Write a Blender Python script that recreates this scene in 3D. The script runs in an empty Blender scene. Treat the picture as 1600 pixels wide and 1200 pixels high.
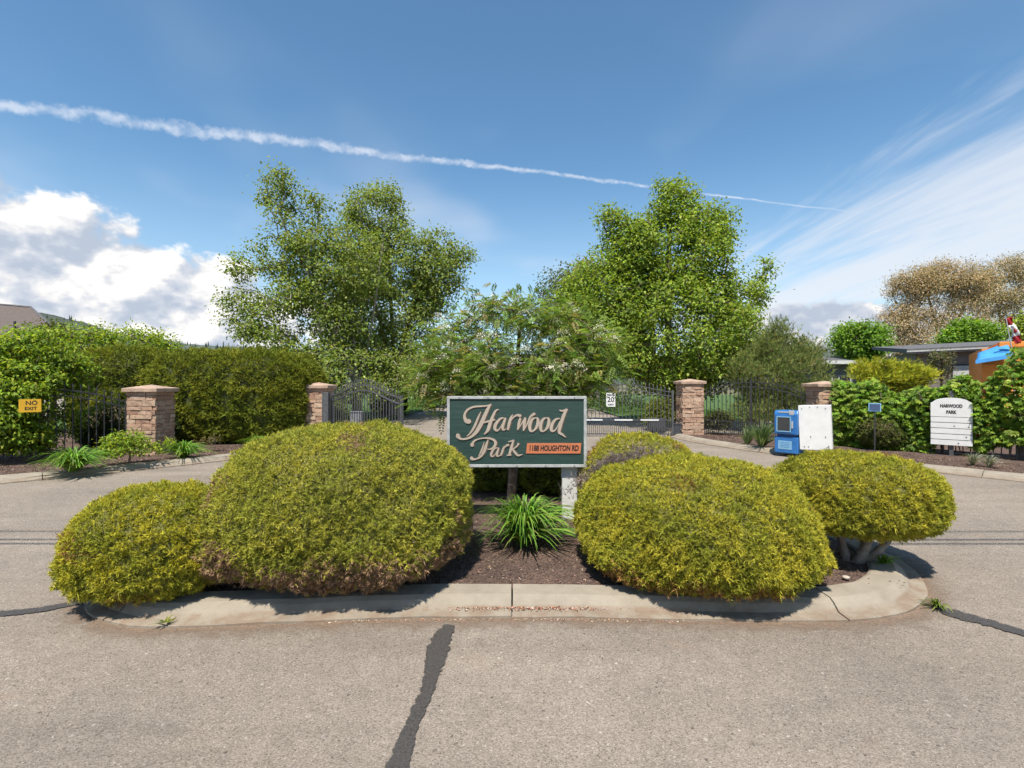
import bpy, bmesh, math, random
import numpy as np
from mathutils import Vector, Matrix, Euler

SC = bpy.context.scene
COL = SC.collection
random.seed(4)
RNG = np.random.default_rng(11)

# ------------------------------------------------------------------ camera
CAM_H, FPX = 1.65, 800.0
cam = bpy.data.cameras.new('camera'); camo = bpy.data.objects.new('camera', cam); COL.objects.link(camo)
cam.sensor_width = 36; cam.lens = 18.0; cam.clip_start = 0.05; cam.clip_end = 9000
camo.location = (0, 0, CAM_H); camo.rotation_euler = (math.radians(90), 0, 0)
SC.camera = camo

# ------------------------------------------------------------------ sun, exposure
ELEV = math.radians(63)
SH = Vector((-0.24, -0.97)).normalized()            # horizontal direction towards the sun
SUN = Vector((SH.x * math.cos(ELEV), SH.y * math.cos(ELEV), math.sin(ELEV)))
sl = bpy.data.lights.new('sun', 'SUN'); slo = bpy.data.objects.new('sun', sl); COL.objects.link(slo)
sl.energy = 3.3; sl.angle = math.radians(0.5); sl.color = (1.0, 0.93, 0.82)
slo.rotation_euler = (-SUN).to_track_quat('-Z', 'Y').to_euler()
vs = SC.view_settings
vs.view_transform = 'Standard'; vs.look = 'None'; vs.exposure = 1.25; vs.gamma = 1.0; vs.use_curve_mapping = False
SC.render.engine = 'CYCLES'
SC.cycles.max_bounces = 5; SC.cycles.diffuse_bounces = 4; SC.cycles.glossy_bounces = 2; SC.cycles.transmission_bounces = 4; SC.cycles.use_denoising = True; SC.cycles.denoising_prefilter = 'FAST'
SC.cycles.use_adaptive_sampling = True; SC.cycles.adaptive_threshold = 0.045

# ------------------------------------------------------------------ node helper
class NT:
    def __init__(s, tree): s.t = tree; s.n = tree.nodes; s.l = tree.links
    def add(s, typ, **kw):
        nd = s.n.new(typ)
        for k, v in kw.items(): setattr(nd, k, v)
        return nd
    def set(s, sock, v):
        if isinstance(v, bpy.types.NodeSocket): s.l.new(v, sock)
        else: sock.default_value = v
    def m(s, op, a, b=0.0, c=0.0, clamp=False):
        nd = s.add('ShaderNodeMath', operation=op, use_clamp=clamp)
        for i, v in enumerate((a, b, c)): s.set(nd.inputs[i], v)
        return nd.outputs[0]
    def vm(s, op, a, b=(0, 0, 0), out=0):
        nd = s.add('ShaderNodeVectorMath', operation=op)
        s.set(nd.inputs[0], a); s.set(nd.inputs[1], b)
        return nd.outputs[out]
    def sm(s, x, a, b, c=0.0, d=1.0):
        nd = s.add('ShaderNodeMapRange', interpolation_type='SMOOTHSTEP')
        for i, v in enumerate((x, a, b, c, d)): s.set(nd.inputs[i], v)
        return nd.outputs[0]
    def comb(s, x, y, z):
        nd = s.add('ShaderNodeCombineXYZ')
        for i, v in enumerate((x, y, z)): s.set(nd.inputs[i], v)
        return nd.outputs[0]
    def noise(s, vec, scale, detail=4, rough=0.5, dist=0.0):
        nd = s.add('ShaderNodeTexNoise')
        if vec is not None: s.set(nd.inputs['Vector'], vec)
        nd.inputs['Scale'].default_value = scale; nd.inputs['Detail'].default_value = detail
        nd.inputs['Roughness'].default_value = rough; nd.inputs['Distortion'].default_value = dist
        return nd.outputs[0]
    def mix(s, f, a, b, mode='MIX'):
        nd = s.add('ShaderNodeMixRGB', blend_type=mode)
        s.set(nd.inputs[0], f)
        for i, v in ((1, a), (2, b)):
            s.set(nd.inputs[i], v if isinstance(v, bpy.types.NodeSocket) else (*v[:3], 1))
        return nd.outputs[0]
    def ramp(s, f, stops):
        nd = s.add('ShaderNodeValToRGB'); s.set(nd.inputs[0], f)
        e = nd.color_ramp.elements
        while len(e) < len(stops): e.new(0.5)
        for el, (p, c) in zip(e, stops): el.position = p; el.color = (*c, 1)
        return nd.outputs[0]

# ------------------------------------------------------------------ sky
W = bpy.data.worlds.new('World'); SC.world = W; W.use_nodes = True
W.cycles.sampling_method = 'MANUAL'; W.cycles.sample_map_resolution = 256
T = NT(W.node_tree); T.n.clear()
sky = T.add('ShaderNodeTexSky', sky_type='NISHITA'); sky.sun_disc = False
sky.sun_elevation = ELEV; sky.sun_rotation = math.atan2(SH.x, SH.y)
sky.altitude = 350; sky.air_density = 1.0; sky.dust_density = 0.15; sky.ozone_density = 2.5
SKY_K = 0.072
tc = T.add('ShaderNodeTexCoord')
dirv = T.vm('NORMALIZE', tc.outputs['Generated'])
sp = T.add('ShaderNodeSeparateXYZ'); T.l.new(dirv, sp.inputs[0]); dx, dy, dz = sp.outputs
az = T.m('ARCTAN2', dx, dy); el = T.m('ARCSINE', dz)
# cumulus banks above the horizon
cvec = T.vm('MULTIPLY', dirv, (1.0, 1.0, 1.45))
cn = T.noise(cvec, 5.8, 7, 0.58, 0.0)
cn2 = T.noise(T.vm('ADD', cvec, (-0.012, -0.006, 0.03)), 5.8, 4, 0.58, 0.0)
cnl = T.noise(cvec, 2.4, 1, 0.5)
bl = T.sm(az, -0.66, -0.16, 0.275, -0.20)
elt = T.sm(el, 0.10, 0.40, 0.0, 0.48)
br = T.m('MULTIPLY', T.m('MULTIPLY', T.sm(az, 0.36, 0.50, 0.0, 0.56), T.sm(az, 0.56, 0.72, 1.0, 0.45)), T.sm(el, 0.085, 0.175, 1.0, 0.0))
bm_ = T.m('MULTIPLY', T.sm(el, 0.02, 0.10, 1.0, 0.0), 0.28)
cov = T.m('ADD', cn, T.m('SUBTRACT', T.m('MAXIMUM', bl, T.m('SUBTRACT', T.m('MAXIMUM', br, bm_), 0.24)), elt))
cmask = T.m('MULTIPLY', T.sm(cov, 0.47, 0.56), T.sm(el, -0.02, 0.02))
lit = T.m('ADD', T.m('MULTIPLY', T.m('SUBTRACT', cn, cn2), 7.0), T.m('ADD', 0.50, T.m('MULTIPLY', T.m('SUBTRACT', cnl, 0.5), 0.6)), clamp=True)
ccol = T.ramp(lit, [(0.0, (0.22, 0.25, 0.30)), (0.35, (0.29, 0.31, 0.345)), (0.62, (0.385, 0.385, 0.39)), (1.0, (0.52, 0.50, 0.475))])
# cirrus sheets on a high plane
inv = T.m('DIVIDE', 1.0, T.m('ADD', T.m('MAXIMUM', dz, 0.0), 0.10))
px_ = T.m('MULTIPLY', dx, inv); py_ = T.m('MULTIPLY', dy, inv)
rotx = T.m('ADD', px_, T.m('MULTIPLY', py_, 0.12))
sv = T.comb(T.m('MULTIPLY', rotx, 2.1), T.m('MULTIPLY', py_, 0.40), 0.0)
ci = T.noise(sv, 1.1, 5, 0.6, 0.4)
cif = T.noise(T.comb(rotx, T.m('MULTIPLY', py_, 0.8), 3.3), 0.9, 3, 0.55)
cib = T.m('MULTIPLY', T.sm(rotx, 1.0, 2.2, 0.0, 0.42), T.sm(dz, 0.03, 0.12))
cim = T.m('MULTIPLY', T.sm(T.m('ADD', ci, cib), 0.64, 0.98), 0.80)
cim2 = T.m('MULTIPLY', T.sm(cif, 0.48, 0.78), T.sm(el, 0.2, 0.5, 0.50, 0.16))
cimask = T.m('MAXIMUM', cim, cim2)
# contrail along a great circle
pa, pb = Vector((-1, 1, .544)), Vector((.75, 1, .325))
nrm = pa.cross(pb).normalized()
wob = T.m('MULTIPLY', T.m('SUBTRACT', T.noise(dirv, 26, 4, 0.7), 0.5), 0.034)
wob2 = T.m('MULTIPLY', T.m('SUBTRACT', T.noise(dirv, 5, 1, 0.5), 0.5), 0.010)
thin = T.sm(az, -0.8, 0.68, 1.0, 0.14)
dd = T.m('ADD', T.vm('DOT_PRODUCT', dirv, nrm, 1), T.m('ADD', T.m('MULTIPLY', wob, thin), wob2))
wd = T.m('MULTIPLY', thin, 0.0115)
tr = T.m('SUBTRACT', 1.0, T.sm(T.m('DIVIDE', T.m('ABSOLUTE', dd), wd), 0.1, 1.0))
trm = T.m('MULTIPLY', T.m('MULTIPLY', tr, T.sm(az, 0.40, 0.66, 0.50, 0.0)), T.m('MULTIPLY', T.sm(T.noise(dirv, 40, 2, 0.6), 0.3, 0.66, 0.30, 1.0), T.sm(dy, 0.0, 0.3)))
skc = T.vm('SCALE', sky.outputs[0]); T.n[-1].inputs['Scale'].default_value = SKY_K
skc = T.vm('MULTIPLY', skc, (0.76, 0.99, 1.0))
skc = T.mix(T.sm(el, 0.0, 0.42, 0.42, 0.0), skc, (0.34, 0.385, 0.42))
col = T.mix(cimask, skc, (0.36, 0.375, 0.40))
col = T.mix(trm, col, (0.44, 0.45, 0.47))
col = T.mix(cmask, col, ccol)
bg = T.add('ShaderNodeBackground'); T.l.new(col, bg.inputs[0]); bg.inputs[1].default_value = 1.0
wo = T.add('ShaderNodeOutputWorld'); T.l.new(bg.outputs[0], wo.inputs[0])

# ------------------------------------------------------------------ geometry helpers
def G(px, py, z=0.0):
    d = (CAM_H - z) * FPX / (py - 600.0)
    return Vector(((px - 800.0) / FPX * d, d, z))
def PD(px, py, d):
    return Vector(((px - 800.0) / FPX * d, d, CAM_H + (600.0 - py) / FPX * d))

def link(o, parent=None):
    COL.objects.link(o)
    if parent is not None: o.parent = parent
    return o
def tag(o, label=None, cat=None, group=None, kind=None):
    if label: o['label'] = label
    if cat: o['category'] = cat
    if group: o['group'] = group
    if kind: o['kind'] = kind
    return o
def empty(name, loc=(0, 0, 0), rz=0.0, label=None, cat=None, group=None):
    o = bpy.data.objects.new(name, None); COL.objects.link(o)
    o.location = loc; o.rotation_euler = (0, 0, rz); o.empty_display_size = 0.2
    return tag(o, label, cat, group)
def fast_mesh(name, V, F, mat, parent=None, tint=None, smooth=False):
    V = np.asarray(V, dtype=np.float32); F = np.asarray(F, dtype=np.int32)
    me = bpy.data.meshes.new(name); k = F.shape[1]
    me.vertices.add(len(V)); me.vertices.foreach_set('co', V.ravel())
    me.loops.add(F.size); me.loops.foreach_set('vertex_index', F.ravel())
    me.polygons.add(len(F)); me.polygons.foreach_set('loop_start', np.arange(0, F.size, k, dtype=np.int32))
    if smooth: me.polygons.foreach_set('use_smooth', np.ones(len(F), dtype=bool))
    if tint is not None:
        a = me.color_attributes.new('tint', 'FLOAT_COLOR', 'POINT')
        a.data.foreach_set('color', np.concatenate([np.clip(tint, 0.002, 1), np.ones((len(V), 1))], 1).astype(np.float32).ravel())
    me.update(calc_edges=True); me.materials.append(mat)
    return link(bpy.data.objects.new(name, me), parent)
class MB:
    def __init__(s): s.v = []; s.f = []
    def add(s, vs_, fs_):
        o = len(s.v); s.v += [tuple(v) for v in vs_]; s.f += [tuple(i + o for i in f) for f in fs_]; return s
    def box(s, c, d, M=None):
        x, y, z = d[0] / 2, d[1] / 2, d[2] / 2; c = Vector(c)
        vs_ = [c + Vector((sx * x, sy * y, sz * z)) for sz in (-1, 1) for sy in (-1, 1) for sx in (-1, 1)]
        if M is not None: vs_ = [M @ v for v in vs_]
        return s.add(vs_, [(0, 2, 3, 1), (4, 5, 7, 6), (0, 1, 5, 4), (2, 6, 7, 3), (0, 4, 6, 2), (1, 3, 7, 5)])
    def prism(s, pts, a, b, axis='z'):
        n = len(pts)
        def mk(p, h): return (p[0], p[1], h) if axis == 'z' else (p[0], h, p[1])
        return s.add([mk(p, a) for p in pts] + [mk(p, b) for p in pts],
                     [tuple(range(n))[::-1], tuple(range(n, 2 * n))] + [(i, (i + 1) % n, n + (i + 1) % n, n + i) for i in range(n)])
    def tube(s, pts, rad, k=8, caps=True):
        pts = [Vector(p) for p in pts]; n = len(pts)
        if not hasattr(rad, '__len__'): rad = [rad] * n
        vs_, fs_ = [], []
        up = Vector((0, 0, 1)); prev = None
        for i, p in enumerate(pts):
            t = (pts[min(i + 1, n - 1)] - pts[max(i - 1, 0)]).normalized()
            a = t.cross(up if abs(t.z) < 0.95 else Vector((1, 0, 0))).normalized() if prev is None else (prev - t * prev.dot(t)).normalized()
            prev = a; b = t.cross(a)
            for j in range(k):
                an = 2 * math.pi * j / k
                vs_.append(p + (a * math.cos(an) + b * math.sin(an)) * rad[i])
        for i in range(n - 1):
            for j in range(k):
                fs_.append((i * k + j, i * k + (j + 1) % k, (i + 1) * k + (j + 1) % k, (i + 1) * k + j))
        if caps: fs_ += [tuple(range(k))[::-1], tuple(range((n - 1) * k, n * k))]
        return s.add(vs_, fs_)
    def build(s, name, mat, parent=None, bevel=0.0, smooth=False, seg=2):
        me = bpy.data.meshes.new(name); me.from_pydata(s.v, [], s.f)
        bm = bmesh.new(); bm.from_mesh(me)
        bmesh.ops.recalc_face_normals(bm, faces=bm.faces)
        if bevel > 0:
            es = [e for e in bm.edges if len(e.link_faces) == 2 and e.calc_face_angle(0) > 0.6]
            bmesh.ops.bevel(bm, geom=es, offset=bevel, segments=seg, profile=0.6, affect='EDGES', clamp_overlap=True)
        if smooth:
            for f in bm.faces: f.smooth = True
        bm.to_mesh(me); bm.free(); me.materials.append(mat)
        return link(bpy.data.objects.new(name, me), parent)
def spline(pts, n=8, closed=False):
    P = [Vector(p) for p in pts]; m = len(P); out = []
    rg = range(m if closed else m - 1)
    for i in rg:
        if closed: a, b, c, d = P[(i - 1) % m], P[i], P[(i + 1) % m], P[(i + 2) % m]
        else: a, b, c, d = P[max(i - 1, 0)], P[i], P[i + 1], P[min(i + 2, m - 1)]
        for j in range(n):
            t = j / n
            out.append(0.5 * ((2 * b) + (c - a) * t + (2 * a - 5 * b + 4 * c - d) * t * t + (3 * b - a - 3 * c + d) * t ** 3))
    if not closed: out.append(P[-1])
    return out
def fbm(P, scale, seed, oc=3):
    r = np.random.default_rng(seed); out = np.zeros(len(P)); amp = 1.0; tot = 0
    for o in range(oc):
        s = 0
        for j in range(5):
            k = r.normal(size=3); k /= np.linalg.norm(k)
            s = s + np.sin(P @ k * scale * (2 ** o) * r.uniform(0.8, 1.25) * 6.28 + r.uniform(0, 6.28))
        out += amp * s / 2.2; tot += amp; amp *= 0.55
    return out / tot
def unit(a): return a / np.maximum(np.linalg.norm(a, axis=1, keepdims=True), 1e-9)
def rand_dirs(n): return unit(RNG.normal(size=(n, 3)))
def var_tint(n, cols, jitter=0.15, w=None):
    cols = np.array(cols); i = RNG.choice(len(cols), n, p=w)
    return cols[i] * np.exp(RNG.normal(0, jitter, (n, 1))) * np.exp(RNG.normal(0, jitter * 0.3, (n, 3)))

# leaf shapes -> (V, F, tint)
def diamonds(pos, d, nr, L, Wd, tint, fold=0.22):
    n = len(pos); d = unit(d); side = unit(np.cross(d, nr)); nr = np.cross(side, d)
    L = np.broadcast_to(L, (n,))[:, None]; Wd = np.broadcast_to(Wd, (n,))[:, None]
    mid = pos + d * L * 0.45 + nr * Wd * fold
    V = np.stack([pos, mid + side * Wd * 0.5, pos + d * L - nr * L * 0.08, mid - side * Wd * 0.5], 1).reshape(-1, 3)
    b = np.arange(n)[:, None] * 4
    F = np.concatenate([b + [0, 1, 2], b + [0, 2, 3]], 0)
    return V, F, np.repeat(tint, 4, 0)
def blades(pos, d, L, w, tint):
    n = len(pos); d = unit(d); side = unit(np.cross(d, rand_dirs(n)))
    L = np.broadcast_to(L, (n,))[:, None]; w = np.broadcast_to(w, (n,))[:, None]
    V = np.stack([pos - side * w, pos + side * w, pos + d * L], 1).reshape(-1, 3)
    F = np.arange(3 * n).reshape(-1, 3)
    return V, F, np.repeat(tint, 3, 0)
def sprays(pos, d, L, w, k, spread, tint):
    n = len(pos); p = np.repeat(pos, k, 0); dd_ = np.repeat(unit(d), k, 0) + rand_dirs(n * k) * spread
    Lk = np.repeat(np.broadcast_to(L, (n,)), k) * RNG.uniform(0.6, 1.1, n * k)
    return blades(p, dd_, Lk, w, np.repeat(tint, k, 0) * np.exp(RNG.normal(0, 0.08, (n * k, 1))))
def cat(parts):
    V, F, C = [], [], []; o = 0
    for v, f, c in parts: V.append(v); F.append(f + o); C.append(c); o += len(v)
    return np.concatenate(V), np.concatenate(F), np.concatenate(C)

# ------------------------------------------------------------------ materials
def mat_base(name):
    m = bpy.data.materials.new(name); m.use_nodes = True
    t = NT(m.node_tree); b = m.node_tree.nodes['Principled BSDF']
    return m, t, b
def mat(name, c, rough=0.6, var=0.12, vscale=6, bump=0.0, bscale=60, metal=0.0, spec=0.4, c2=None):
    m, t, b = mat_base(name)
    o = t.add('ShaderNodeTexCoord').outputs['Object']
    n = t.noise(o, vscale, 5, 0.6)
    c2 = c2 or tuple(min(1, x * (1 + 2.2 * var)) for x in c)
    c1 = tuple(x * (1 - 1.6 * var) for x in c)
    t.l.new(t.ramp(n, [(0.25, c1), (0.5, c), (0.75, c2)]), b.inputs['Base Color'])
    b.inputs['Roughness'].default_value = rough; b.inputs['Metallic'].default_value = metal
    b.inputs['Specular IOR Level'].default_value = spec
    if bump:
        bn = t.add('ShaderNodeBump'); bn.inputs['Strength'].default_value = bump; bn.inputs['Distance'].default_value = 0.01
        t.l.new(t.noise(o, bscale, 5, 0.65), bn.inputs['Height']); t.l.new(bn.outputs[0], b.inputs['Normal'])
    return m
def mat_leaf(name, trans=0.3, rough=0.5, spec=0.25, warm=(1.25, 1.2, 0.55)):
    m, t, b = mat_base(name)
    a = t.add('ShaderNodeAttribute', attribute_name='tint').outputs['Color']
    t.l.new(a, b.inputs['Base Color']); b.inputs['Roughness'].default_value = rough
    b.inputs['Specular IOR Level'].default_value = spec
    tl = t.add('ShaderNodeBsdfTranslucent'); t.l.new(t.mix(1.0, a, warm, 'MULTIPLY'), tl.inputs[0])
    mx = t.add('ShaderNodeMixShader'); mx.inputs[0].default_value = trans
    t.l.new(b.outputs[0], mx.inputs[1]); t.l.new(tl.outputs[0], mx.inputs[2])
    t.l.new(mx.outputs[0], m.node_tree.nodes['Material Output'].inputs[0])
    return m
M = {}
M['leaf'] = mat_leaf('leaf', 0.45)
M['needle'] = mat_leaf('needle', 0.22, 0.65, 0.15)
M['blade'] = mat_leaf('blade', 0.32, 0.4, 0.35)
M['petal'] = mat_leaf('petal', 0.25, 0.6, 0.1, (1, 1, 1))
M['dry'] = mat_leaf('dry', 0.05, 0.8, 0.1, (1, 1, 1))
M['bark'] = mat('bark', (0.14, 0.105, 0.08), 0.9, 0.25, 14, 0.8, 40)
M['bark_grey'] = mat('bark_grey', (0.22, 0.19, 0.165), 0.9, 0.2, 12, 0.8, 40)
M['twig'] = mat('twig', (0.10, 0.075, 0.045), 0.9, 0.3, 18, 0.8, 60)
M['bush_inner'] = mat('bush_inner', (0.12, 0.115, 0.028), 0.9, 0.3, 22, 0.8, 60)
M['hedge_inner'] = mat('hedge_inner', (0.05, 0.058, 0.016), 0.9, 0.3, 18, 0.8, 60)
M['concrete'] = mat('concrete', (0.33, 0.295, 0.25), 0.85, 0.14, 4, 0.5, 90)
M['iron'] = mat('iron', (0.03, 0.031, 0.033), 0.5, 0.2, 12, 0.1, 80)
M['iron_grey'] = mat('iron_grey', (0.075, 0.078, 0.082), 0.5, 0.2, 12, 0.1, 80)
M['white'] = mat('white_paint', (0.56, 0.56, 0.545), 0.55, 0.05, 9, 0.1, 80)
M['alu'] = mat('aluminium_trim', (0.36, 0.37, 0.365), 0.45, 0.14, 14, 0.05, 80)
M['plate'] = mat('white_plate', (0.62, 0.62, 0.61), 0.45, 0.04, 7)
M['cream'] = mat('cream_lettering', (0.39, 0.32, 0.26), 0.6, 0.06, 8)
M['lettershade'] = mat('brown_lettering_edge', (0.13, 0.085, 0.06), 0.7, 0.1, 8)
M['orange_plate'] = mat('orange_plate', (0.50, 0.165, 0.075), 0.5, 0.05, 8)
M['ink'] = mat('black_ink', (0.02, 0.018, 0.018), 0.5, 0.05, 8)
M['yellow'] = mat('yellow_plate', (0.62, 0.35, 0.02), 0.5, 0.06, 8)
M['blue'] = mat('blue_plastic', (0.022, 0.13, 0.36), 0.4, 0.12, 7, 0.05, 60, spec=0.5)
M['blue_dark'] = mat('blue_recess', (0.015, 0.075, 0.22), 0.5, 0.12, 7)
M['blue_card'] = mat('blue_card', (0.18, 0.36, 0.52), 0.5, 0.1, 30)
M['blue_cloth'] = mat('blue_canvas', (0.05, 0.26, 0.58), 0.7, 0.08, 5)
M['orange_wall'] = mat('orange_render', (0.66, 0.24, 0.05), 0.8, 0.08, 4, 0.3, 50)
M['grey_wall'] = mat('taupe_siding', (0.17, 0.15, 0.145), 0.8, 0.08, 4, 0.2, 40)
M['pale_wall'] = mat('pale_siding', (0.42, 0.36, 0.33), 0.8, 0.08, 4, 0.2, 40)
M['roof_grey'] = mat('grey_roofing', (0.10, 0.10, 0.105), 0.85, 0.15, 9, 0.5, 30)
M['roof_brown'] = mat('brown_shingle', (0.10, 0.08, 0.072), 0.9, 0.16, 12, 0.6, 24)
M['glass'] = mat('window_glass', (0.03, 0.035, 0.04), 0.12, 0.1, 3, spec=0.8)
M['blind'] = mat('window_blind', (0.42, 0.43, 0.42), 0.7, 0.06, 6)
M['red'] = mat('red_cloth', (0.32, 0.015, 0.02), 0.75, 0.08, 6)
M['rock'] = mat('rock', (0.36, 0.31, 0.26), 0.9, 0.14, 9, 0.9, 20)
M['darkbox'] = mat('dark_box', (0.045, 0.047, 0.055), 0.6, 0.1, 8)
M['greybox'] = mat('grey_box', (0.20, 0.21, 0.235), 0.6, 0.1, 8)
M['stone_cap'] = mat('stone_cap', (0.36, 0.255, 0.19), 0.9, 0.16, 6, 0.8, 40)

# stone: per-object random colour
m_, t_, b_ = mat_base('ledge_stone'); M['stone'] = m_
oi = t_.add('ShaderNodeObjectInfo').outputs['Random']
o_ = t_.add('ShaderNodeTexCoord').outputs['Object']
ps_ = t_.add('ShaderNodeNewGeometry').outputs['Position']
c_ = t_.ramp(oi, [(0.0, (0.287, 0.169, 0.113)), (0.3, (0.414, 0.260, 0.178)), (0.55, (0.483, 0.328, 0.227)), (0.8, (0.380, 0.266, 0.194)), (1.0, (0.540, 0.395, 0.281))])
t_.l.new(t_.mix(t_.sm(t_.noise(ps_, 16, 5, 0.65), 0.35, 0.75, 0.0, 0.65), c_, (0.20, 0.125, 0.09)), b_.inputs['Base Color'])
b_.inputs['Roughness'].default_value = 0.9
bp = t_.add('ShaderNodeBump'); bp.inputs['Strength'].default_value = 0.9; bp.inputs['Distance'].default_value = 0.012
t_.l.new(t_.noise(ps_, 45, 6, 0.7), bp.inputs['Height']); t_.l.new(bp.outputs[0], b_.inputs['Normal'])

# asphalt
m_, t_, b_ = mat_base('asphalt'); M['asphalt'] = m_
o_ = t_.add('ShaderNodeNewGeometry').outputs['Position']
def vor(t, vec, scale, out='Color'):
    v = t.add('ShaderNodeTexVoronoi'); v.inputs['Scale'].default_value = scale; t.l.new(vec, v.inputs['Vector']); return v.outputs[out]
warp = t_.vm('ADD', o_, t_.vm('SCALE', t_.add('ShaderNodeTexNoise').outputs['Color']))
cell = t_.vm('DOT_PRODUCT', vor(t_, o_, 150), (0.6, 0.25, 0.15), 1)
cell2 = t_.vm('DOT_PRODUCT', vor(t_, o_, 75), (0.15, 0.6, 0.25), 1)
agg = t_.ramp(cell, [(0.05, (0.087, 0.074, 0.063)), (0.22, (0.169, 0.145, 0.122)), (0.55, (0.234, 0.203, 0.171)), (0.85, (0.286, 0.251, 0.215)), (1.0, (0.436, 0.392, 0.349))])
agg = t_.mix(t_.sm(cell2, 0.90, 0.96, 0.0, 0.7), agg, (0.05, 0.045, 0.042))
agg = t_.mix(t_.sm(cell2, 0.10, 0.04, 0.0, 0.6), agg, (0.44, 0.41, 0.37))
big = t_.noise(o_, 0.55, 6, 0.6)
agg = t_.mix(1.0, agg, t_.ramp(big, [(0.3, (0.80, 0.79, 0.79)), (0.7, (1.13, 1.11, 1.08))]), 'MULTIPLY')
fine = t_.noise(o_, 9, 5, 0.7)
agg = t_.mix(1.0, agg, t_.ramp(fine, [(0.3, (0.88, 0.88, 0.88)), (0.7, (1.1, 1.1, 1.1))]), 'MULTIPLY')
wear = t_.noise(t_.vm('MULTIPLY', o_, (0.16, 1.3, 1.0)), 1.0, 4, 0.55)
agg = t_.mix(1.0, agg, t_.ramp(wear, [(0.32, (0.84, 0.83, 0.82)), (0.5, (1.0, 1.0, 1.0)), (0.7, (1.10, 1.09, 1.08))]), 'MULTIPLY')
oil = t_.m('MULTIPLY', t_.sm(t_.noise(t_.vm('ADD', o_, (2.2, 9.1, 0)), 0.9, 5, 0.6), 0.64, 0.76), 0.35)
agg = t_.mix(oil, agg, (0.085, 0.078, 0.07))
red = t_.m('MULTIPLY', t_.sm(t_.noise(t_.vm('ADD', o_, (7, 3, 0)), 1.7, 5, 0.65), 0.62, 0.74, 0.0, 0.35), 1.0)
agg = t_.mix(red, agg, (0.24, 0.165, 0.12))
t_.l.new(agg, b_.inputs['Base Color']); b_.inputs['Roughness'].default_value = 0.9; b_.inputs['Specular IOR Level'].default_value = 0.25
bp = t_.add('ShaderNodeBump'); bp.inputs['Strength'].default_value = 0.55; bp.inputs['Distance'].default_value = 0.006
t_.l.new(t_.m('ADD', vor(t_, o_, 105, 'Distance'), t_.noise(o_, 160, 3, 0.6)), bp.inputs['Height']); t_.l.new(bp.outputs[0], b_.inputs['Normal'])

# tar sealant
m_, t_, b_ = mat_base('tar'); M['tar'] = m_
o_ = t_.add('ShaderNodeNewGeometry').outputs['Position']
t_.l.new(t_.ramp(t_.noise(o_, 90, 4, 0.7), [(0.3, (0.026, 0.024, 0.023)), (0.7, (0.075, 0.067, 0.061))]), b_.inputs['Base Color'])
b_.inputs['Roughness'].default_value = 0.62
fade = t_.add('ShaderNodeAttribute', attribute_name='tint').outputs['Fac']
tp = t_.add('ShaderNodeBsdfTransparent'); mx = t_.add('ShaderNodeMixShader')
t_.l.new(t_.m('MULTIPLY', t_.sm(t_.m('ADD', fade, t_.m('MULTIPLY', t_.m('SUBTRACT', t_.noise(o_, 16, 6, 0.75), 0.5), 1.9)), 0.26, 0.42), t_.sm(t_.noise(o_, 140, 2, 0.6), 0.25, 0.5, 0.75, 1.0)), mx.inputs[0])
t_.l.new(tp.outputs[0], mx.inputs[1]); t_.l.new(b_.outputs[0], mx.inputs[2]); t_.l.new(mx.outputs[0], m_.node_tree.nodes['Material Output'].inputs[0])

# mulch
m_, t_, b_ = mat_base('mulch'); M['mulch'] = m_
o_ = t_.add('ShaderNodeNewGeometry').outputs['Position']
cell = t_.vm('DOT_PRODUCT', vor(t_, o_, 70), (0.5, 0.3, 0.2), 1)
mc = t_.ramp(cell, [(0.1, (0.045, 0.028, 0.022)), (0.5, (0.11, 0.07, 0.055)), (0.85, (0.18, 0.115, 0.085)), (1.0, (0.30, 0.22, 0.17))])
mc = t_.mix(1.0, mc, t_.ramp(t_.noise(o_, 2.0, 5, 0.6), [(0.3, (0.75, 0.75, 0.75)), (0.7, (1.25, 1.22, 1.2))]), 'MULTIPLY')
t_.l.new(mc, b_.inputs['Base Color']); b_.inputs['Roughness'].default_value = 0.95
bp = t_.add('ShaderNodeBump'); bp.inputs['Strength'].default_value = 1.0; bp.inputs['Distance'].default_value = 0.02
t_.l.new(vor(t_, o_, 70, 'Distance'), bp.inputs['Height']); t_.l.new(bp.outputs[0], b_.inputs['Normal'])

# lawn / far ground / hills
M['lawn'] = mat('lawn', (0.055, 0.105, 0.022), 0.9, 0.2, 3, 0.8, 90)
M['soil'] = mat('ground', (0.12, 0.115, 0.06), 0.95, 0.25, 0.4, 0.4, 30)
M['hill'] = mat('hill', (0.060, 0.078, 0.058), 0.95, 0.3, 0.02, 0.0)

# kerb concrete with reddish dirt in the gutter (a stain with its own shape)
m_, t_, b_ = mat_base('kerb_concrete'); M['kerb'] = m_
o_ = t_.add('ShaderNodeNewGeometry').outputs['Position']
kc = t_.ramp(t_.noise(o_, 3.0, 6, 0.65), [(0.25, (0.182, 0.155, 0.120)), (0.5, (0.249, 0.217, 0.171)), (0.75, (0.308, 0.271, 0.217))])
kc = t_.mix(t_.sm(t_.noise(o_, 130, 3, 0.7), 0.55, 0.75, 0.0, 0.45), kc, (0.12, 0.105, 0.09))
sz = t_.add('ShaderNodeSeparateXYZ'); t_.l.new(o_, sz.inputs[0])
dirt = t_.m('MULTIPLY', t_.sm(sz.outputs[2], 0.035, 0.055, 1.0, 0.0), t_.sm(t_.noise(o_, 5, 6, 0.7), 0.4, 0.62, 0.1, 0.75))
kc = t_.mix(dirt, kc, (0.185, 0.125, 0.085))
t_.l.new(kc, b_.inputs['Base Color']); b_.inputs['Roughness'].default_value = 0.9
bp = t_.add('ShaderNodeBump'); bp.inputs['Strength'].default_value = 0.4; bp.inputs['Distance'].default_value = 0.006
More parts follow.
